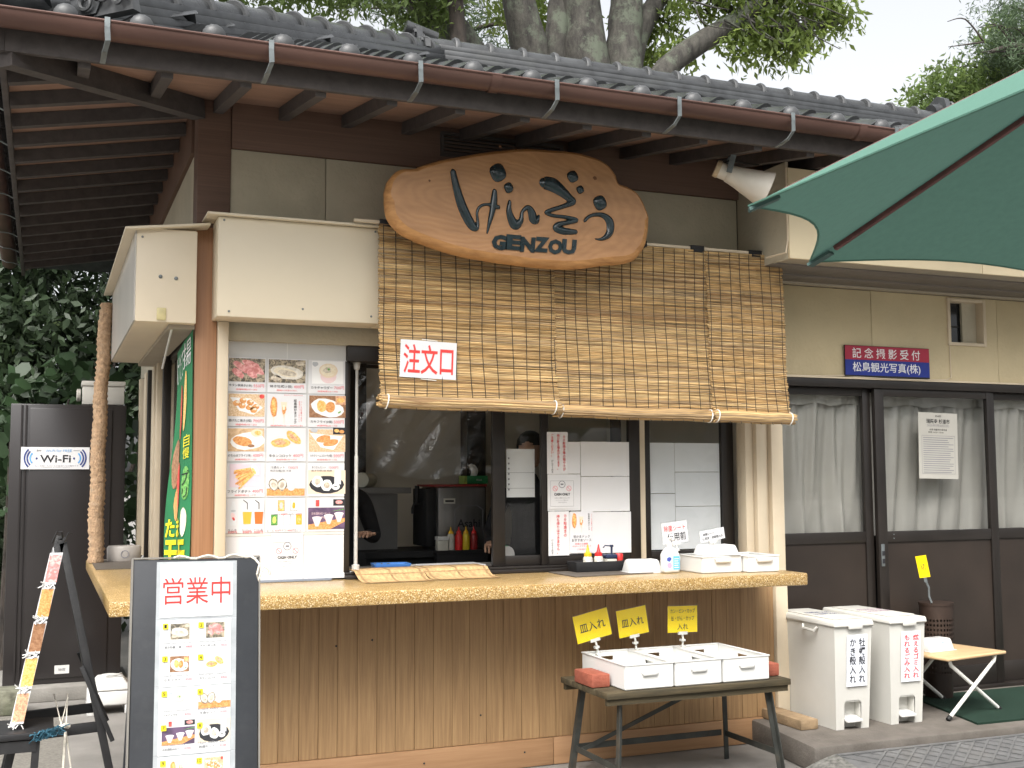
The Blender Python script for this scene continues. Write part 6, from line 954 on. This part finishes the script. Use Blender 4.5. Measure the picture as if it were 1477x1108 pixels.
# ------------------------------------------------------------------ trees, hedge, cable
def leaf_cloud(name, centers, count, size, mt, parent=None, loc=(0, 0, 0), aspect=.36, droop=.3, hollow=.35, seed=1):
    """many small pointed leaves (4-vertex folded blades) gathered round twig centres"""
    g_ = np.random.default_rng(seed); c = np.array([p[:3] for p in centers]); r = np.array([p[3] for p in centers]); w_ = r**2; k = g_.choice(len(c), count, p=w_/w_.sum())
    d = g_.normal(size=(count, 3)); d /= np.linalg.norm(d, axis=1)[:, None]; rad = r[k]*(hollow+(1-hollow)*g_.random(count)**.6)
    nsub = max(1, count//9); sub = (c[k]+d*rad[:, None]*np.array([1, 1, .72]))[:nsub]; kk = g_.integers(0, nsub, count); p = sub[kk]+g_.normal(size=(count, 3))*size*.9
    ax = g_.normal(size=(count, 3)); ax[:, 2] -= droop*2; ax /= np.linalg.norm(ax, axis=1)[:, None]; sd_ = np.cross(ax, g_.normal(size=(count, 3))); sd_ /= np.linalg.norm(sd_, axis=1)[:, None]; L_ = size*g_.uniform(.65, 1.3, count)[:, None]
    nrm = np.cross(ax, sd_)
    if aspect > .7: v = np.stack([p, p+ax*L_*.2+sd_*L_*aspect*.4, p+ax*L_*.6+sd_*L_*aspect*.45+nrm*L_*.1, p+ax*L_, p+ax*L_*.6-sd_*L_*aspect*.45+nrm*L_*.1, p+ax*L_*.2-sd_*L_*aspect*.4], 1); nv = 6
    else: nv = 4; v = np.stack([p, p+ax*L_*.45+sd_*L_*aspect/2+nrm*L_*.06, p+ax*L_, p+ax*L_*.45-sd_*L_*aspect/2+nrm*L_*.06], 1)
    v = v.reshape(-1, 3)
    me = bpy.data.meshes.new(name); me.vertices.add(count*nv); me.vertices.foreach_set('co', v.ravel()); me.loops.add(count*nv); me.loops.foreach_set('vertex_index', np.arange(count*nv)); me.polygons.add(count); me.polygons.foreach_set('loop_start', np.arange(count)*nv); me.polygons.foreach_set('loop_total', np.full(count, nv)); me.update(); me.materials.append(mt); return link(name, me, parent, loc)
def bark_mat(name, a, b_, c, sc=9):
    mt, n, L, b = _nodes(name); tc = n.new('ShaderNodeTexCoord'); mp = n.new('ShaderNodeMapping'); mp.inputs['Scale'].default_value = (1, 1, .35); L.new(tc.outputs['Object'], mp.inputs[0]); nz = n.new('ShaderNodeTexNoise'); nz.inputs['Scale'].default_value = sc; nz.inputs['Detail'].default_value = 9; nz.inputs['Roughness'].default_value = .7; L.new(mp.outputs[0], nz.inputs[0])
    rp = n.new('ShaderNodeValToRGB'); e = rp.color_ramp.elements; e[0].position = .35; e[0].color = list(a)+[1]; e[1].position = .65; e[1].color = list(b_)+[1]; L.new(nz.outputs[0], rp.inputs[0]); n2 = n.new('ShaderNodeTexNoise'); n2.inputs['Scale'].default_value = 2.3; n2.inputs['Detail'].default_value = 8; n2.inputs['Roughness'].default_value = .75; L.new(tc.outputs['Object'], n2.inputs[0]); mr = n.new('ShaderNodeMapRange'); mr.inputs[1].default_value = .52; mr.inputs[2].default_value = .6; L.new(n2.outputs[0], mr.inputs[0])
    mx = n.new('ShaderNodeMix'); mx.data_type = 'RGBA'; L.new(mr.outputs[0], mx.inputs[0]); L.new(rp.outputs[0], mx.inputs[6]); mx.inputs[7].default_value = list(c)+[1]; L.new(mx.outputs[2], b.inputs['Base Color']); b.inputs['Roughness'].default_value = .9; bp = n.new('ShaderNodeBump'); bp.inputs['Strength'].default_value = .7; bp.inputs['Distance'].default_value = .04; L.new(nz.outputs[0], bp.inputs['Height']); L.new(bp.outputs[0], b.inputs['Normal']); return mt
m_brk = bark_mat('grey_bark', (.022, .02, .018), (.085, .08, .068), (.10, .115, .085)); m_brd = bark_mat('dark_bark', (.02, .017, .015), (.07, .055, .045), (.05, .045, .038))
def limb(mb, pts, r0, r1, n=12, wob=.06):
    q = spline(pts, 5); k = len(q); q = [(p[0]+random.uniform(-1, 1)*r0*wob, p[1]+random.uniform(-1, 1)*r0*wob, p[2]) for p in q]; mb.tube(q, [(r0+(r1-r0)*i/(k-1))*(1+random.uniform(-.07, .07)) for i in range(k)], n)
def tree(name, lab, loc, limbs, twigs, clouds, nleaf, size, lm, bark, seed, grp='trees behind the shop', droop=.3, aspect=.36):
    t = thing(name, lab, 'tree', loc, group=grp); rel = lambda P: [tuple(a-b for a, b in zip(p, loc)) for p in P]
    tr_ = None
    for i, (P, r0, r1) in enumerate(limbs): mb = MB(); limb(mb, rel(P), r0, r1); o = mb.build('trunk' if i == 0 else 'limb', bark, t, smooth='all')
    if twigs:
        mb = MB()
        for P, r0, r1 in twigs: limb(mb, rel(P), r0, r1, 6, .1)
        stuff(mb.build('twigs', bark, t, smooth='all'))
    cl = [(c[0]-loc[0], c[1]-loc[1], c[2]-loc[2], c[3]) for c in clouds]; stuff(leaf_cloud('crown', cl, nleaf, size, lm, t, aspect=aspect, droop=droop, seed=seed)); return t
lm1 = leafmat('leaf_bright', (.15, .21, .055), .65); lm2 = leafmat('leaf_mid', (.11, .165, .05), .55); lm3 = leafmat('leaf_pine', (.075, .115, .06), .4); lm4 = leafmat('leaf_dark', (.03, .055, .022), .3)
# big pale-barked tree with several stems; Y about 14
YB = 14.; base = (6.6, YB, 0)
L1 = [([base, (6.7, YB, 3.5), (6.85, YB, 6.6), (6.75, YB, 8.2), (6.5, YB, 10.5), (6.3, YB+.4, 12)], .46, .17),
 ([(6.35, YB+.1, 1), (6.1, YB, 5), (6.02, YB, 7.2), (5.65, YB-.1, 8.6), (5.2, YB, 11)], .36, .15), ([(6.4, YB+.2, 4), (6.42, YB+.1, 7.3), (6.55, YB+.1, 8.6), (6.7, YB, 10.5)], .2, .14), ([(6.2, YB, 1), (5.5, YB+.2, 6.3), (5.15, YB+.2, 7.4), (4.35, YB+.2, 8.1), (3.6, YB, 9.6)], .3, .16),
 ([(7.0, YB, 2), (7.35, YB, 6), (7.42, YB, 7.4), (7.5, YB, 8.6), (7.6, YB, 11)], .32, .2), ([(7.4, YB+.1, 6.6), (7.75, YB+.2, 7.9), (8.2, YB+.2, 8.7), (8.8, YB, 9.9)], .2, .12),
 ([(7.5, YB-.2, 6.4), (8.0, YB-.2, 7.35), (9.2, YB-.2, 8.25), (10.2, YB-.3, 9.0), (11.5, YB-.3, 10)], .19, .1), ([(9.2, YB-.2, 8.25), (10.0, YB-.3, 8.2), (11.1, YB-.3, 8.5)], .1, .05), ([(8.4, YB, 8.9), (9.3, YB, 8.45), (9.9, YB-.2, 8.2)], .08, .06), ([(10.4, YB-.3, 8.3), (10.7, YB-.3, 8.75), (11.3, YB-.4, 8.85)], .045, .02)]
TW = []
for i in range(46):
    x = random.uniform(7.9, 10.1); z = random.uniform(8.1, 9.0); y = YB-.3+random.uniform(-.6, .6); TW.append(([(x, y, z), (x+random.uniform(.1, .4), y, z+random.uniform(-.3, .1)), (x+random.uniform(.4, .8), y, z+random.uniform(-.5, .0))], .018, .006))
CL = [(10.2, 13.7, 8.6, .42), (10.8, 13.7, 8.75, .38), (9.9, 13.8, 8.0, .42), (9.2, 13.8, 7.95, .3), (7.0, 15, 7.6, .3), (8.1, 15, 7.9, .35), (7.9, 15, 7.4, .3), (8.9, 13.9, 8.75, .5), (9.7, 13.7, 8.9, .6), (10.3, 13.8, 8.2, .3), (10.9, 13.7, 8.45, .25), (8.3, 14.3, 8.35, .35), (7.9, 14.6, 8.2, .3), (6.9, 14.9, 8.3, .4), (6.2, 15, 8.5, .45), (8.35, 14.2, 7.75, .25), (9.5, 13.8, 8.2, .35), (10.2, 14, 9.6, .9), (8.6, 14, 9.8, .9), (7, 14, 10.4, 1.2), (5, 14, 10.6, 1.2), (6, 13.6, 11.5, 1.5), (8.5, 13.6, 11.3, 1.5), (10.5, 14, 11, 1.2)]
tree('broadleaf_tree', 'large grey barked tree with many upright stems behind the roof ridge', base, L1, TW, CL, 42000, .14, lm1, m_brk, 3, droop=.5)
# tree on the left behind the hip
CL = [(x, 13+random.uniform(-.6, .6), 7.55+random.uniform(-.35, .6), random.uniform(.35, .6)) for x in np.linspace(.6, 4.3, 15)]+[(x, 13.4, 8.8, .8) for x in np.linspace(0, 4.4, 6)]
TW = [([(4.6, 13.2, 7.75), (3.6, 13.1, 7.55), (2.6, 13, 7.5), (1.8, 13, 7.6)], .06, .02), ([(3.3, 13, 7.55), (2.6, 12.9, 7.9), (1.8, 12.9, 8.2)], .03, .01)]+[([(x, 13, 7.6), (x-.2, 13, 7.8), (x-.3, 13, 8.1)], .02, .006) for x in np.linspace(1, 4, 10)]
tree('maple_tree', 'leafy mid green tree behind the hip of the roof on the left', (4.7, 13.3, 0), [([(4.7, 13.3, 0), (4.75, 13.3, 4), (4.65, 13.2, 7.4), (4.4, 13.2, 9)], .17, .07)], TW, CL, 26000, .12, lm2, m_brd, 5)
# darker pines further back
def pine_cl(x0, x1, y, z0, z1, n): return [(random.uniform(x0, x1), y+random.uniform(-.8, .8), random.uniform(z0, z1), random.uniform(.25, .5)) for _ in range(n)]
tree('pine_tree', 'dark needled pine between the stems behind the roof ridge', (6.4, 18, 0), [([(6.4, 18, 0), (6.5, 18, 5), (6.3, 18, 9), (6.6, 18, 12)], .2, .08)], [([(6.4, 18, z), (6.4+s_*.8, 18, z+.3), (6.4+s_*1.6, 18, z+.2)], .05, .015) for z in (8.6, 9.2, 9.8, 10.4) for s_ in (-1, 1)], pine_cl(5.0, 8.0, 18, 8.6, 10.8, 34), 9000, .16, lm3, m_brd, 8, aspect=.14, droop=.0)
CL = [(17.6, 16, 9.7, .6), (18.4, 16, 10, .7), (17.0, 16, 9.4, .45), (16.6, 16, 9.9, .4), (14.65, 16, 8.35, .45), (15.15, 16, 8.7, .5), (15.75, 16, 8.9, .6), (15.35, 16, 8.2, .45), (16.35, 16, 8.8, .6), (16.05, 16, 8.2, .5), (16.85, 16, 9.2, .7), (17.05, 16, 8.4, .7), (14.85, 16, 7.85, .2), (15.65, 16, 7.7, .35), (17.75, 16, 9, .9), (16.35, 15.8, 9.5, .4), (17.45, 16, 7.8, .8), (15.35, 16, 7.5, .2)]
tree('oak_tree', 'bushy green tree rising behind the parasol at the right', (17.05, 16, 0), [([(17.05, 16, 0), (17.15, 16, 5), (16.95, 16, 8), (16.75, 16, 9.6)], .25, .08), ([(17.05, 16, 6.5), (16.35, 16, 7.9), (15.65, 16, 8.7)], .08, .03)], [([(16.45, 16, 8), (15.75, 15.9, 8.3), (14.95, 15.9, 8.4)], .03, .01), ([(16.05, 16, 8.1), (15.45, 16, 7.9), (14.95, 16, 7.7)], .025, .008), ([(16.65, 16, 8.8), (15.95, 16, 9.2), (15.35, 16, 9.1)], .03, .01)], CL, 15000, .15, lm2, m_brd, 12, aspect=.34)
tree('pine_tree', 'dark pine bough above the bushy tree at the top right corner', (18.45, 15, 0), [([(18.45, 15, 0), (18.45, 15, 6), (18.25, 15, 10.5)], .25, .1), ([(18.35, 15, 9.0), (17.05, 14.9, 9.1), (15.85, 14.9, 9.2), (15.15, 14.9, 9.0)], .09, .03), ([(18.35, 15, 9.6), (16.85, 14.9, 9.75), (15.65, 14.9, 9.9)], .07, .02)], [([(x, 14.9, 9.15), (x-.4, 14.9, 9.3+s_), (x-.8, 14.9, 9.2+s_)], .02, .006) for x in (15.85, 15, 15.7, 16.2) for s_ in (-.25, .2)], [(x, 15+random.uniform(-.4, .4), z+random.uniform(-.15, .2), random.uniform(.18, .34)) for x in np.linspace(15.25, 16.6, 15) for z in (9.15, 9.75)], 5000, .12, lm3, m_brd, 15, aspect=.16, droop=-.1)
# hedge and undergrowth beyond the cabinet
def shrub(name, lab, loc, clouds, n, size, lm, seed, aspect=.5):
    t = thing(name, lab, 'shrub', loc, group='undergrowth behind the cabinet'); cl = [(c[0]-loc[0], c[1]-loc[1], c[2]-loc[2], c[3]) for c in clouds]; stuff(leaf_cloud('foliage', cl, n, size, lm, t, aspect=aspect, seed=seed)); mb = MB()
    for c in cl[::3]: limb(mb, [(0, 0, 0), (c[0]*.5, c[1]*.5, c[2]*.5), c[:3]], .03, .01, 6)
    stuff(mb.build('stems', m_brd, t)); return t
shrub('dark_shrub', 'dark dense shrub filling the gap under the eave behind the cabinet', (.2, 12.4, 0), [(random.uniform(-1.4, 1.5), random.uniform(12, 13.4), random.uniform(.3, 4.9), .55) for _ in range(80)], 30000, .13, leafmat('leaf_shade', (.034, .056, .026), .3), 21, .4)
shrub('broadleaf_vine', 'large round leaved vine showing just above the dark cabinet', (-.3, 10.6, 0), [(random.uniform(-1.1, .7), random.uniform(10.4, 11), random.uniform(1.0, 2.5), .2) for _ in range(30)], 700, .15, leafmat('leaf_vine', (.03, .06, .024), .3), 23, .8)
shrub('leafy_shrub', 'taller pale green shrub at the far left behind the eave end', (-1.3, 13.5, 0), [(random.uniform(-3.2, -.5), random.uniform(13, 14.5), random.uniform(.6, 5.5), .55) for _ in range(40)], 12000, .15, lm2, 25, .4)
tag(MB().tube([(10.5+1.2*k, 24, 11.35-.02*k+.006*(k-6)**2) for k in range(14)], .016, 5).build('utility_cable', m_black), 'thin utility cable crossing the pale sky behind the roof', 'cable')

# wood on the far side of the lane, behind the photographer: one unseen mass, added to cut front sky light and for reflections
wd = MB(); cl = []
for x, y, h in ((-16, -9, 8), (-10.5, -11, 9.5), (-4.5, -12, 8.5), (2, -12.5, 10), (8.5, -11.5, 9), (15, -9.5, 9.5), (20, -4, 8.5), (-18, -2, 9), (-17, 5, 8)):
    cl += [(x+random.uniform(-2.4, 2.4), y+random.uniform(-1.6, 1.6), random.uniform(1.2, h), random.uniform(.8, 1.5)) for _ in range(16)]
wood_ = leaf_cloud('unseen_woodland', cl, 13000, .55, lm4, aspect=.5, seed=77); stuff(tag(wood_, 'unseen mass of trees behind the viewer, added to cut front light', 'woodland'))
